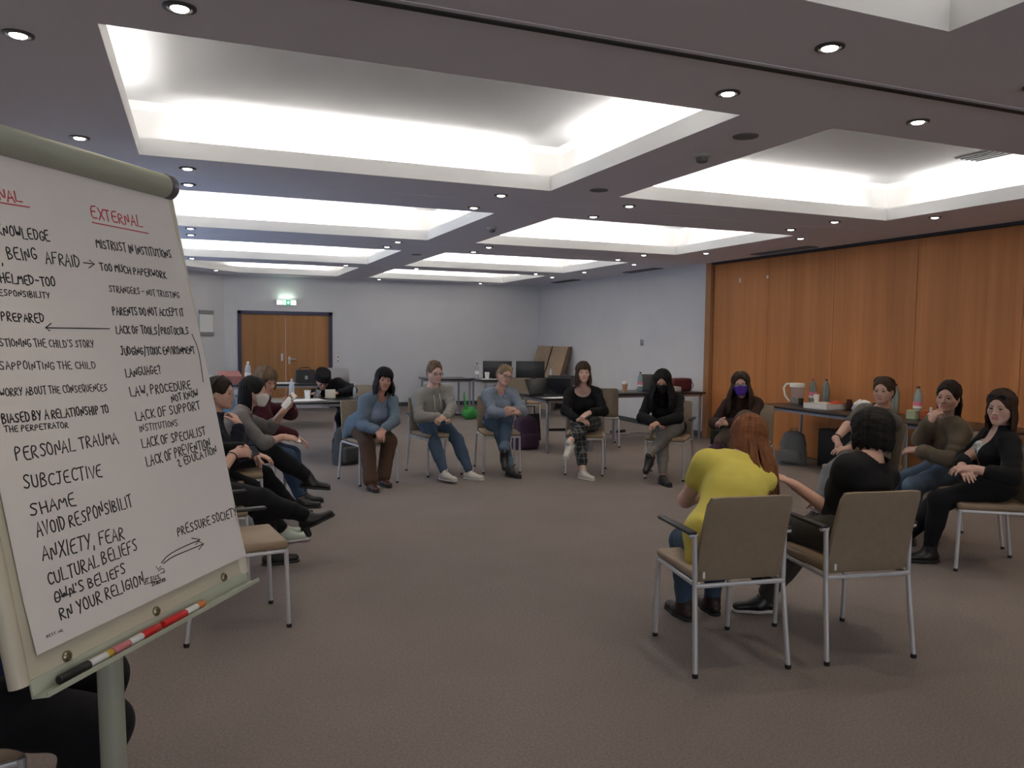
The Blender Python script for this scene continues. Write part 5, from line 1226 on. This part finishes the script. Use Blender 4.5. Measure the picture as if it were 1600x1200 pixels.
LBLK = mat('shoe_black', (0.012, 0.011, 0.011), 0.4); LBRN = mat('shoe_brown', (0.085, 0.035, 0.02), 0.5); SWHT = mat('shoe_white', (0.60, 0.57, 0.51), 0.55); SOLEW = mat('sole_white', (0.62, 0.60, 0.56), 0.6); SOLEB = mat('sole_black', (0.015, 0.014, 0.014), 0.6); SGRN = mat('shoe_pale_green', (0.46, 0.52, 0.42), 0.55)
FR = mat('spectacle_frame', (0.03, 0.018, 0.015), 0.35)
SK1 = (0.58, 0.345, 0.26); SK2 = (0.52, 0.285, 0.205); SK3 = (0.62, 0.39, 0.305)
PPL = {}
def C(k): return CH[k]
def flask_pt(p, k, a=0.085, b=0.018): dr, pn = p.hand[k][0], p.hand[k][1]; return p.wr[k]+dr*a*p.S+pn*b

# woman in blue cardigan
p = Person(C('cardi'), (1.765, 8.03, 0.915), (1.785, 7.93, 1.095), (-0.02, -1, -0.05), 'person in a blue cardigan and brown flared trousers, hands on knee', fat=1.16, bust=1.2, belly=1.1, skin=SK2, roll=-0.06,
           hands=dict(R=dict(at=(1.67, 7.76, 0.600), el=(1.53, 8.02, 0.60), dir=(0.25, -0.75, -0.5), palm=(0.1, 0.5, -0.8), curl=0.4), L=dict(at=(1.76, 7.75, 0.620), el=(2.02, 7.95, 0.55), dir=(-0.55, -0.5, -0.6), palm=(-0.2, 0.4, -0.8), curl=0.45)),
           feet=dict(R=dict(at=(1.61, 7.74, 0.088), kn=(1.62, 7.6, 0.7), toe=(0.15, -1, 0)), L=dict(at=(1.78, 7.94, 0.088), kn=(1.96, 7.7, 0.7), toe=(0.2, -1, 0))))
p.hairm = HB; p.build(); PPL['cardi'] = p
p.top('inner_top', cloth('pale_blue', (0.26, 0.33, 0.45), bump=0.15), sleeve=0, inf=0.009, neck=('v', 0.05), hem=-0.05)
p.top('cardigan', cloth('blue_cardigan', (0.145, 0.195, 0.245)), sleeve=1.95, inf=0.018, neck=('crew', 0.07), hem=None, front=(0.070, 0.125, 0.0), rip=0.005, drape=1)
p.trousers('trousers', cloth('brown_trousers', (0.095, 0.055, 0.036)), upto=1.98, flare=0.022, inf=0.016)
for k in 'RL': p.shoe(k, LBRN, SOLEB)
p.hair('long', HB, 0.16, part=0.8, face=1.0, bangs=0.8, seed=2, vol=1.3, flow=0.16)
MB().tube([p.N+p.rs*0.045*math.sin(a)+p.fs*(0.055+0.055*(1-abs(a)/1.6))+p.up*(0.02-0.10*(1-abs(a)/1.6))-p.org for a in np.linspace(-1.5, 1.5, 11)], 0.0015, 6).lathe([(0.003, 0), (0.009, 0.006), (0.006, 0.014)], tuple(p.N+p.fs*0.118-p.up*0.09-p.org), 10).build('necklace', M_chrome, p.root)

# young man in grey hoodie
p = Person(C('man'), (2.445, 8.44, 0.955), (2.455, 8.375, 1.145), (0.12, -0.97, -0.13), 'person with glasses in a light grey hoodie and jeans, hands clasped', S=0.98, sex='m', skin=SK3,
           hands=dict(R=dict(at=(2.425, 8.12, 0.675), el=(2.14, 8.35, 0.62), dir=(0.75, -0.5, -0.15), palm=(0.2, 0.5, -0.75), curl=0.75), L=dict(at=(2.50, 8.10, 0.675), el=(2.74, 8.25, 0.62), dir=(-0.75, -0.4, -0.15), palm=(-0.1, 0.5, -0.75), curl=0.75)),
           feet=dict(R=dict(at=(2.43, 7.88, 0.090), kn=(2.30, 7.8, 0.9), toe=(0.45, -0.9, 0)), L=dict(at=(2.74, 8.0, 0.090), kn=(2.78, 7.9, 0.9), toe=(0.62, -0.78, 0))))
p.hairm = HLB; p.build(); PPL['man'] = p
HOOD = cloth('hoodie_grey', (0.30, 0.285, 0.26))
p.top('hoodie', HOOD, sleeve=1.92, inf=0.022, neck=('crew', 0.076), hem=-0.05, rip=0.006, cuff=0.004)
b = MB(); b.tube([p.N+p.rs*0.088*math.sin(a)-p.fs*(0.075*math.cos(a)-0.01)+p.up*(0.022-0.018*(1-math.cos(a)))-p.org for a in np.linspace(-2.5, 2.5, 19)], [0.018+0.012*math.cos(a/2) for a in np.linspace(-2.5, 2.5, 19)], 12); b.build('hood', HOOD, p.root)
for g in (1, -1): MB().tube([p.N+p.rs*g*0.032+p.fs*0.115-p.up*0.02-p.org, p.N+p.rs*g*0.036+p.fs*0.145-p.up*0.10-p.org, p.N+p.rs*g*0.036+p.fs*0.150-p.up*0.19-p.org], 0.003, 6).build('drawstring', M_white, p.root)
p.trousers('jeans', JEAN, upto=1.97, inf=0.012, rip=0.004)
for k in 'RL': p.shoe(k, SWHT, SOLEW, laces=True)
p.hair('short', HLB, face=1.0, seed=3); p.glasses(FR, 0.022, 0.014)

# blonde woman with glasses
p = Person(C('blonde'), (3.215, 8.33, 0.935), (3.235, 8.245, 1.115), (0.06, -0.97, -0.10), 'person with blond tied hair and glasses in a pale blue shirt', skin=SK1, roll=-0.20,
           hands=dict(R=dict(at=(3.19, 8.00, 0.705), el=(2.98, 8.28, 0.66), dir=(0.8, -0.45, 0.25), palm=(0, 0.6, -0.7), curl=0.7), L=dict(at=(3.25, 7.99, 0.745), el=(3.46, 8.15, 0.68), dir=(-0.6, -0.5, 0.2), palm=(-0.2, 0.5, -0.7), curl=0.7)),
           feet=dict(L=dict(at=(3.10, 7.88, 0.29), kn=(3.15, 7.8, 1.2), toe=(-0.15, -0.65, -0.75)), R=dict(at=(3.22, 8.0, 0.088), kn=(3.1, 7.8, 0.7), toe=(0.3, -0.95, 0))))
p.hairm = HBL; p.build(); PPL['blonde'] = p
SH = cloth('pale_shirt', (0.24, 0.285, 0.345), bump=0.2)
p.top('shirt', SH, sleeve=1.8, inf=0.020, neck=('v', 0.06), hem=-0.06, rip=0.006)
for g in (1, -1):
    c = p.N-p.org; MB().add([c+p.rs*g*0.060-p.fs*0.02+p.up*0.050, c+p.rs*g*0.055+p.fs*0.045+p.up*0.035, c+p.rs*g*0.032+p.fs*0.105-p.up*0.045, c+p.rs*g*0.085+p.fs*0.085-p.up*0.025, c+p.rs*g*0.096-p.fs*0.01+p.up*0.018,
                                c+p.rs*g*0.056-p.fs*0.02+p.up*0.046, c+p.rs*g*0.051+p.fs*0.041+p.up*0.031, c+p.rs*g*0.030+p.fs*0.099-p.up*0.049, c+p.rs*g*0.081+p.fs*0.079-p.up*0.031, c+p.rs*g*0.092-p.fs*0.012+p.up*0.012], [(0, 1, 2, 3, 4), (9, 8, 7, 6, 5)]+[(i, 5+i, 5+(i+1) % 5, (i+1) % 5) for i in range(5)]).build('collar', SH, p.root)
p.trousers('jeans', JEAN, upto=1.80, inf=0.011)
for k in 'RL':
    F = Field(); e, w = p.kn[k], p.an[k]; F.cap(e+(w-e)*0.76, e+(w-e)*0.84, 0.062, 0.060, 0.01); p.garment('jeans_cuff', JEANL, F)
    p.shoe(k, LBLK, SOLEB, boot=0.07)
p.hair('tail', HBL, 0.10, seed=4, face=1.0); p.glasses(FR, 0.025, 0.017)

# woman in black sweater and plaid trousers
p = Person(C('plaid'), (4.065, 7.925, 0.965), (4.035, 7.865, 1.160), (-0.34, -0.93, 0.0), 'person in a black sweater and dark plaid trousers, legs crossed', skin=SK3,
           hands=dict(R=dict(at=(3.86, 7.66, 0.655), el=(3.74, 7.90, 0.68), dir=(0.6, -0.6, -0.1), palm=(0.3, 0.3, -0.9), curl=0.5), L=dict(at=(4.00, 7.60, 0.735), el=(4.30, 7.70, 0.70), dir=(-0.85, -0.05, -0.35), palm=(-0.1, 0.3, -0.9), curl=0.3)),
           feet=dict(L=dict(at=(3.72, 7.55, 0.42), kn=(3.93, 7.4, 1.0), toe=(-0.62, -0.50, -0.60)), R=dict(at=(3.93, 7.63, 0.088), kn=(3.8, 7.5, 0.7), toe=(0.25, -0.97, 0))))
p.hairm = HBR; p.build(); PPL['plaid'] = p
p.top('sweater', BLK, sleeve=1.9, inf=0.016, neck=('scoop', 0.085), hem=-0.05)
p.trousers('plaid_trousers', plaid('cloth_plaid', (0.018, 0.020, 0.021), (0.34, 0.35, 0.33)), upto=1.72, inf=0.015, flare=0.008)
for k in 'RL': p.shoe(k, SWHT, SOLEW, laces=True)
p.hair('long', HBR, 0.18, face=0.95, bangs=1.0, seed=5, vol=1.0, flow=0.06)

# woman with long black hair, black mask
p = Person(C('bm'), (4.745, 7.33, 0.925), (4.675, 7.245, 1.085), (-0.60, -0.74, -0.30), 'person with long black hair, black face mask and grey jeans', skin=SK2, fat=1.0,
           hands=dict(R=dict(at=(4.50, 7.14, 0.665), el=(4.50, 7.45, 0.68), dir=(0.45, -0.75, -0.15), palm=(0.2, 0.3, -0.9), curl=0.6), L=dict(at=(4.56, 7.08, 0.665), el=(4.98, 7.05, 0.68), dir=(-0.85, 0.0, -0.2), palm=(0, 0.3, -0.9), curl=0.6)),
           feet=dict(L=dict(at=(4.36, 7.02, 0.30), kn=(4.55, 6.9, 1.0), toe=(-0.60, -0.35, -0.70)), R=dict(at=(4.59, 7.06, 0.088), kn=(4.5, 7.0, 0.7), toe=(-0.1, -1, 0))))
p.hairm = HB; p.build(); PPL['bm'] = p
p.top('black_top', BLK, sleeve=1.95, inf=0.024, neck=('crew', 0.066), hem=-0.08)
p.trousers('grey_jeans', cloth('grey_jeans', (0.165, 0.155, 0.140)), upto=1.90, inf=0.010, rip=0.005)
for k in 'RL': p.shoe(k, LBLK, SOLEB)
p.hair('long', HB, 0.31, face=0.82, seed=6, vol=1.6, flow=0.20); p.mask(BLK)

# woman with purple mask
p = Person(C('pm'), (5.275, 6.67, 0.920), (5.195, 6.59, 1.090), (-0.62, -0.78, -0.03), 'person in a dark brown sweater wearing a purple face mask', skin=SK1, pelvis=(5.40, 6.72, 0.565),
           hands=dict(R=dict(at=(4.94, 6.56, 0.70), el=(5.05, 6.85, 0.66), dir=(-0.55, -0.5, 0.25), palm=(0.5, -0.4, -0.3), curl=0.6), L=dict(at=(4.99, 6.48, 0.70), el=(5.42, 6.30, 0.68), dir=(-0.75, 0.2, 0.1), palm=(-0.2, 0.5, -0.5), curl=0.6)),
           feet=dict(L=dict(at=(4.92, 6.58, 0.50), kn=(5.02, 6.20, 1.1), toe=(-0.80, 0.45, -0.30)), R=dict(at=(5.02, 6.52, 0.088), kn=(4.95, 6.4, 0.7), toe=(-0.6, -0.8, 0))))
HPM = hairmat('long_brown', (0.045, 0.029, 0.020)); p.hairm = HPM; p.build(); PPL['pm'] = p
p.top('brown_sweater', cloth('dark_brown', (0.040, 0.020, 0.017)), sleeve=1.93, inf=0.022, neck=('v', 0.05), hem=-0.07)
p.trousers('brown_trousers', cloth('taupe_trousers', (0.115, 0.083, 0.060)), upto=1.92, inf=0.02, rip=0.005)
for k in 'RL': p.shoe(k, mat('shoe_plum', (0.07, 0.02, 0.045), 0.6), SOLEB)
p.hair('long', HPM, 0.31, face=1.0, seed=7, vol=1.5, flow=0.20); p.mask(cloth('purple_mask', (0.085, 0.035, 0.30), bump=0.1)); p.glasses(FR, 0.024, 0.017)

# woman in grey t-shirt
p = Person(C('gt'), (5.465, 5.05, 0.945), (5.425, 4.995, 1.128), (-1, -0.42, -0.02), 'person in a grey t-shirt leaning forward in front of the bottles', skin=SK1, fat=1.14, bust=1.1, roll=0.10, h=0.005,
           hands=dict(R=dict(at=(5.00, 5.10, 0.70), el=(5.12, 5.40, 0.66), dir=(-0.35, -0.75, -0.35), palm=(-0.2, 0.3, -0.8), curl=0.4), L=dict(at=(5.02, 4.94, 0.66), el=(5.35, 4.75, 0.66), dir=(-0.85, 0.35, -0.1), palm=(0, 0.2, -0.9), curl=0.35)),
           feet=dict(R=dict(at=(4.86, 5.14, 0.088), kn=(4.7, 5.15, 0.9), toe=(-1, 0.05, 0)), L=dict(at=(4.92, 4.96, 0.088), kn=(4.7, 4.93, 0.9), toe=(-1, 0, 0))))
p.hairm = HBR; p.build(); PPL['gt'] = p
p.top('tshirt', cloth('tshirt_grey', (0.135, 0.125, 0.105)), sleeve=0.72, inf=0.018, neck=('crew', 0.074), hem=-0.05)
p.trousers('grey_jeans', cloth('mid_grey_jeans', (0.21, 0.21, 0.21)), upto=1.9, inf=0.012)
for k in 'RL': p.shoe(k, LBLK, SOLEB)
p.hair('bun', HBR, seed=8, face=1.02); p.band('wristband', 'R', M_black, 0.12, 0.033, 0.006)

# woman in khaki sweatshirt
p = Person(C('kh'), (5.30, 4.265, 0.950), (5.225, 4.215, 1.140), (-1, -0.40, -0.10), 'person in a khaki sweatshirt resting the chin on one hand', skin=SK1, pelvis=(5.385, 4.31, 0.565), h=0.005,
           hands=dict(R=dict(at=(5.055, 4.215, 0.965), el=(5.05, 4.40, 0.66), dir=(0.30, -0.30, 0.65), palm=(0.75, 0.0, -0.3), curl=1.15), L=dict(at=(5.02, 4.27, 0.735), el=(5.16, 3.95, 0.70), dir=(-0.15, 0.9, -0.05), palm=(0.5, 0.1, -0.7), curl=0.35)),
           feet=dict(R=dict(at=(4.95, 4.52, 0.088), kn=(4.85, 4.6, 0.7), toe=(-1, 0.2, 0)), L=dict(at=(5.00, 4.32, 0.088), kn=(4.7, 4.28, 0.8), toe=(-1, 0.15, 0))))
p.hairm = HDB; p.build(); PPL['kh'] = p
p.top('sweatshirt', cloth('khaki', (0.135, 0.105, 0.070)), sleeve=1.85, inf=0.026, neck=('crew', 0.070), hem=-0.07, rip=0.007, noise=(0.004, 30, 5))
p.trousers('jeans', JEANL, upto=1.9, inf=0.013)
for k in 'RL': p.shoe(k, mat('boot_grey', (0.045, 0.042, 0.04), 0.6), SOLEB, boot=0.10)
p.hair('long', HDB, 0.14, face=1.08, seed=9, vol=0.8, part=0.3, tuck=1.75); p.band('bracelet', 'R', M_black, 0.06, 0.031, 0.004)

# woman in black cardigan at the right edge
p = Person(C('rw'), (5.115, 3.70, 0.935), (5.055, 3.672, 1.112), (-0.98, -0.26, -0.10), 'person in a black cardigan with sunglasses on top of the hair', skin=SK3, fat=1.05, bust=1.15, h=0.005, pelvis=(5.11, 3.74, 0.565),
           hands=dict(R=dict(at=(4.80, 3.75, 0.69), el=(4.98, 3.98, 0.66), dir=(-0.45, -0.75, -0.1), palm=(0.4, 0.0, -0.9), curl=0.55), L=dict(at=(4.81, 3.66, 0.705), el=(5.14, 3.36, 0.86), dir=(-0.75, 0.55, 0.05), palm=(0.2, 0.2, -0.9), curl=0.55)),
           feet=dict(R=dict(at=(4.66, 4.13, 0.095), kn=(4.5, 4.1, 0.8), toe=(-0.93, 0.35, 0)), L=dict(at=(4.76, 3.93, 0.095), kn=(4.5, 3.88, 0.8), toe=(-0.93, 0.42, 0))))
p.hairm = HBR; p.build(); PPL['rw'] = p
p.top('patterned_top', mat('cloth_floral', (0.55, 0.53, 0.49), 0.85, noise=0.9, nscale=26), sleeve=0, inf=0.008, neck=('scoop', 0.12), hem=-0.03)
p.top('black_cardigan', BLK, sleeve=1.55, inf=0.018, neck=('v', 0.09), hem=-0.06, front=(0.085, 0.035, 0.0))
p.trousers('black_trousers', BLKT, upto=1.97, inf=0.010)
for k in 'RL': p.shoe(k, LBLK, SOLEB, boot=0.12, heel=0.028)
p.hair('long', hairmat('chestnut', (0.050, 0.026, 0.017)), 0.17, face=0.95, bangs=0.0, part=-0.9, seed=10, vol=0.95, tuck=1.25)
p.glasses(M_black, 0.028, 0.020, 'sunglasses', lift=(-0.028, 0.085), lens=mat('dark_lens', (0.02, 0.02, 0.025), 0.08))
MB().lathe([(0.002, -0.004), (0.005, 0), (0.002, 0.005)], tuple(p.hp(-0.080, -0.012, -0.036)-p.org), 10).build('earring', M_chrome, p.root)

# woman in yellow seen from behind
p = Person(C('yel'), (2.615, 3.335, 0.905), (2.735, 3.395, 1.020), (0.42, 0.86, -0.28), 'person in a yellow blouse with long auburn hair, seen from behind', skin=SK3, shdir=(0.95, -0.28, 0.0), h=0.0045, pelvis=(2.43, 3.165, 0.565), fat=1.06, upv=(0.25, 0.25, 0.9),
           hands=dict(L=dict(at=(2.62, 3.66, 0.66), el=(2.33, 3.50, 0.62), dir=(0.7, 0.5, -0.1), palm=(0, -0.3, -0.9), curl=0.6), R=dict(at=(2.74, 3.68, 0.66), el=(2.98, 3.45, 0.62), dir=(-0.5, 0.7, -0.1), palm=(0, -0.3, -0.9), curl=0.6)),
           feet=dict(L=dict(at=(2.50, 3.60, 0.088), kn=(2.42, 3.75, 0.95), toe=(0.05, 1, 0)), R=dict(at=(2.70, 3.62, 0.088), kn=(2.72, 3.75, 0.9), toe=(0.2, 1, 0))))
p.hairm = HAU; p.build(); PPL['yel'] = p
p.top('yellow_blouse', cloth('yellow', (0.60, 0.52, 0.11), bump=0.15, rough=0.75), sleeve=0.42, inf=0.020, neck=('crew', 0.072), hem=None, rip=0.005, noise=(0.0035, 26, 7), cuff=0.01, drape=-1)
p.trousers('jeans', JEAN, upto=1.97, inf=0.012)
for k in 'RL': p.shoe(k, mat('shoe_dark_brown', (0.03, 0.016, 0.012), 0.5), SOLEB, boot=0.08)
p.hair('long', HAU, 0.30, face=0.9, seed=11, vol=1.5, fall=(0.0, -0.26, -1), flow=0.08)

# woman in black t-shirt seen from behind
p = Person(C('bt'), (3.180, 2.995, 0.925), (3.215, 3.035, 1.080), (-0.22, 0.96, -0.12), 'person in a black t-shirt seen from behind, reaching to the left', skin=SK1, h=0.0045, pelvis=(3.10, 3.03, 0.565), shdir=(0.97, 0.08, 0.0),
           hands=dict(L=dict(at=(2.92, 3.235, 0.785), el=(3.10, 3.20, 0.25), dir=(-0.75, 0.25, 0.45), palm=(-0.4, 0.4, -0.5), curl=0.3), R=dict(at=(3.28, 3.33, 0.66), el=(3.45, 2.95, 0.60), dir=(-0.4, 0.85, -0.1), palm=(0, 0, -1), curl=0.4)),
           feet=dict(R=dict(at=(2.99, 3.53, 0.088), kn=(3.05, 3.6, 0.9), toe=(-0.92, 0.35, 0)), L=dict(at=(3.06, 3.66, 0.20), kn=(2.90, 3.50, 1.2), toe=(0.75, 0.5, -0.25))))
p.hairm = HB; p.build(); PPL['bt'] = p
p.top('black_tshirt', BLK, sleeve=0.9, inf=0.020, neck=('crew', 0.079), hem=-0.08, rip=0.005)
p.trousers('dark_grey_trousers', cloth('dark_grey', (0.050, 0.045, 0.038)), upto=1.9, inf=0.016, rip=0.005)
for k in 'RL': p.shoe(k, LBLK, SOLEW)
p.hair('bob', HB, 0.095, face=0.95, seed=12, vol=1.2, bangs=0.6)

# woman in profile, chin on hand, beside the flip chart
p = Person(C('w1'), (0.105, 5.985, 0.945), (0.160, 5.965, 1.125), (0.93, -0.38, -0.06), 'person in navy beside the flip chart, hand at the chin', skin=SK1,
           hands=dict(R=dict(at=(0.275, 5.835, 0.905), el=(0.26, 5.72, 0.60), dir=(-0.25, 0.30, 0.60), palm=(-0.7, 0.45, -0.1), curl=0.95), L=dict(at=(0.40, 6.02, 0.66))),
           feet=dict(R=dict(at=(0.60, 5.98, 0.088), toe=(1, 0, 0)), L=dict(at=(0.58, 6.17, 0.088), toe=(1, 0.05, 0))))
p.hairm = HDB; p.build(); PPL['w1'] = p
p.top('navy_sweater', NAVY, sleeve=1.85, inf=0.016, neck=('turtle', 0.055), hem=-0.06)
p.trousers('black_trousers', BLKT, upto=1.9, inf=0.014)
for k in 'RL': p.shoe(k, SGRN, SOLEW)
p.hair('bun', HDB, seed=13, face=1.0)

# person with phone in heeled boots, hidden behind the flip chart
p = Person((0.10, 5.22, 0.98, 0.12), (-0.115, 5.16, 0.945), (-0.165, 5.145, 1.125), (0.93, 0.15, -0.35), 'person in black heeled boots holding a phone behind the flip chart', skin=SK1, pelvis=(0.03, 5.22, 0.565),
           hands=dict(R=dict(at=(0.215, 5.17, 0.795), el=(0.05, 4.95, 0.68), dir=(0.85, 0.35, 0.05), palm=(-0.1, 0.8, -0.5), curl=0.55), L=dict(at=(0.29, 5.36, 0.80), el=(0.05, 5.50, 0.75), dir=(0.75, -0.1, -0.65), palm=(-0.5, -0.4, -0.6), curl=0.3)),
           feet=dict(R=dict(at=(0.70, 5.47, 0.30), kn=(0.45, 5.35, 1.2), toe=(0.75, -0.15, 0.35)), L=dict(at=(0.46, 5.42, 0.088), kn=(0.6, 5.35, 0.8), toe=(0.97, 0.1, 0))))
p.hairm = HDB; p.build(); PPL['p0'] = p
p.top('black_blouse', BLK, inf=0.016, neck=('crew', 0.07), hem=-0.06, sleeves={'R': 1.2, 'L': 1.85})
p.trousers('black_trousers', BLKT, upto=1.92, inf=0.014, flare=0.006)
for k in 'RL': p.shoe(k, LBLK, SOLEB, boot=0.10, heel=0.05 if k == 'R' else 0.012)
p.hair('long', HDB, 0.2, seed=14, face=0.95)
p.band('bracelet', 'R', M_black, 0.10, 0.030, 0.004); p.band('watch', 'L', M_chrome, 0.10, 0.030, 0.006, mat('watch_dial', (0.45, 0.55, 0.50), 0.3))

# woman in grey top, white mask
p = Person(C('w2'), (0.345, 6.555, 0.930), (0.430, 6.575, 1.085), (0.98, -0.16, -0.10), 'person in a grey top and white face mask holding a phone', skin=SK1,
           hands=dict(R=dict(at=(0.63, 6.47, 0.725), el=(0.42, 6.25, 0.70), dir=(0.93, 0.2, -0.1), palm=(-0.1, 0.5, -0.8), curl=0.35), L=dict(at=(0.66, 6.62, 0.92), el=(0.62, 6.80, 0.70), dir=(0.6, -0.1, 0.75), palm=(-0.5, -0.5, 0.4), curl=0.5)),
           feet=dict(R=dict(at=(0.855, 6.56, 0.37), kn=(0.75, 6.5, 1.2), toe=(0.93, -0.1, -0.12)), L=dict(at=(0.74, 6.80, 0.088), kn=(0.8, 6.75, 0.8), toe=(1, 0.1, 0))))
p.hairm = HB; p.build(); PPL['w2'] = p
p.top('grey_top', cloth('grey_knit', (0.165, 0.155, 0.150)), sleeve=1.25, inf=0.013, neck=('crew', 0.07), hem=-0.02)
p.trousers('black_trousers', BLKT, upto=1.88, inf=0.018, flare=0.004, waist=0.14)
for k in 'RL':
    p.shoe(k, LBLK, SOLEB, boot=0.03)
    F = Field(); F.cap(p.an[k], p.an[k]+(p.kn[k]-p.an[k])*0.16, 0.036, 0.037); p.garment('sock', mat('sock_white', (0.55, 0.5, 0.47), 0.9), F)
p.hair('long', HB, 0.17, face=1.05, seed=15, vol=1.1, tuck=1.5); p.mask(mat('mask_white', (0.66, 0.63, 0.58), 0.85), beak=0.012)

# person in maroon sweater
p = Person(C('p3'), (0.545, 7.43, 0.960), (0.585, 7.405, 1.125), (0.62, -0.74, -0.28), 'person with short brown hair in a maroon sweater', skin=SK2, fat=1.15, S=0.97,
           hands=dict(L=dict(at=(0.78, 7.30, 0.90), el=(0.95, 7.62, 0.74), dir=(0.0, -0.7, 0.55), palm=(-0.6, -0.3, -0.3), curl=0.5), R=dict(at=(0.82, 7.22, 0.63))),
           feet=dict(L=dict(at=(0.90, 7.34, 0.088), toe=(1, -0.2, 0)), R=dict(at=(0.85, 7.13, 0.088), toe=(1, -0.3, 0))))
p.hairm = HLB; p.build(); PPL['p3'] = p
p.top('maroon_sweater', cloth('maroon', (0.060, 0.012, 0.018)), sleeve=1.9, inf=0.022, neck=('crew', 0.07), hem=-0.07)
p.trousers('jeans', JEAND, upto=1.9, inf=0.012)
for k in 'RL': p.shoe(k, LBLK, SOLEB)
p.hair('bob', HLB, 0.07, face=0.98, bangs=0.8, seed=16, vol=1.5)

# person slumped over the table
p = Person((2.05, 10.80, -0.55, -0.83), (1.60, 10.53, 0.865), (1.535, 10.415, 0.955), (-0.02, -0.75, -0.66), 'person in a black hat slumped over a table', skin=SK2, pelvis=(1.98, 10.76, 0.565), upv=(0, -0.6, 0.8), shdir=(-0.95, 0.1, 0), fat=1.1,
           hands=dict(R=dict(at=(1.33, 10.17, 0.795), el=(1.15, 10.50, 0.80), dir=(0.75, -0.3, 0.05), palm=(0.2, 0.2, -0.9), curl=0.6), L=dict(at=(1.70, 10.17, 0.795), el=(2.15, 10.35, 0.84), dir=(-0.75, -0.25, 0.05), palm=(-0.2, 0.2, -0.9), curl=0.6)),
           feet=dict(R=dict(at=(1.88, 10.50, 0.088), toe=(-0.3, -1, 0)), L=dict(at=(2.02, 10.48, 0.088), toe=(0, -1, 0))))
p.hairm = HB; p.build(); PPL['p4'] = p
p.top('black_jacket', BLK, sleeve=1.9, inf=0.024, neck=('crew', 0.072), hem=-0.07)
p.trousers('black_trousers', BLKT, upto=1.9, inf=0.014)
for k in 'RL': p.shoe(k, LBLK, SOLEB)
p.hair('tight', HB, seed=17, face=1.0)
F = Field(); F.cap(p.hp(0, -0.014, 0.035), p.hp(0, -0.022, 0.105), 0.105, 0.098, 0.01, flat=p.hF, fs=1.12); F.half(p.hp(0, 0, 0.128), p.hU, 0.012); F.half(p.hp(0, 0, 0.036), -p.hU)
p.garment('hat', BLK, F)

# black trousered person in the bottom left corner
p = Person(C('p16'), (-0.72, 2.49, 1.0), (-0.74, 2.49, 1.19), (0.95, 0.3, -0.1), 'person in black trousers seated at the bottom left behind the flip chart', pelvis=(-0.665, 2.51, 0.565), S=1.0, sex='m', skin=SK1,
           feet=dict(R=dict(at=(-0.36, 2.36, 0.09), kn=(-0.1, 2.36, 0.9), toe=(0.95, 0.2, 0)), L=dict(at=(-0.32, 2.70, 0.09), kn=(0.0, 2.70, 0.9), toe=(0.95, 0.2, 0))))
p.hairm = HDB; p.build(); PPL['p16'] = p
p.top('dark_blue_shirt', cloth('deep_blue', (0.02, 0.04, 0.09)), sleeve=1.9, inf=0.018, neck=('crew', 0.075), hem=-0.06)
p.trousers('black_trousers', BLKT, upto=1.97, inf=0.016)
for k in 'RL': p.shoe(k, LBLK, SOLEB)
p.hair('short', HDB, seed=18)

# things held in hands
def held(kind, pt, dr, up, w, l, t, label, cat, m, screen=None):
    o = tag(empty(kind, tuple(pt)), label, cat); x = Vector(unit(dr)); z = Vector(unit(up)); z = (z-x*z.dot(x)).normalized(); y = z.cross(x)
    o.rotation_euler = Matrix((x, y, z)).transposed().to_euler()
    MB().rbox(-l/2, l/2, -w/2, w/2, -t/2, t/2, min(0.003, t*0.4), 2).build('case' if screen else 'sheet', m, o)
    if screen: MB().box(-l/2+0.005, l/2-0.005, -w/2+0.004, w/2-0.004, t/2, t/2+0.0006).build('screen', screen, o)
    return o
M_scr = mat('phone_glass', (0.015, 0.016, 0.02), 0.12)
q = PPL['p0']; held('smartphone', flask_pt(q, 'R', 0.10, 0.028), q.hand['R'][0]+nv3((0, 0, 0.25)), -q.hand['R'][1], 0.07, 0.145, 0.009, 'black smartphone held by the person in heeled boots', 'phone', M_black, M_scr)
q = PPL['w2']; held('smartphone', flask_pt(q, 'L', 0.10, 0.026), q.hand['L'][0], -q.hand['L'][1], 0.07, 0.145, 0.010, 'white smartphone held up by the woman in the white mask', 'phone', M_plastic, M_scr)
held('white_card', flask_pt(q, 'R', 0.115, 0.024), q.hand['R'][0], nv3((0, -0.35, 1)), 0.06, 0.10, 0.002, 'small white card in the lowered hand of the white masked woman', 'card', M_white)
q = PPL['p4']; o = held('white_card', (1.58, 10.08, 0.797), (1, -0.1, 0), (0, -1, 0.25), 0.115, 0.13, 0.003, 'cream card held upright by the slumped person', 'card', mat('cream_card', (0.62, 0.56, 0.44), 0.85))
held('smartphone', (1.42, 10.13, 0.785), (0.4, 0, 1), (0, -1, 0.3), 0.07, 0.14, 0.009, 'dark smartphone held before the face of the slumped person', 'phone', M_black, M_scr)
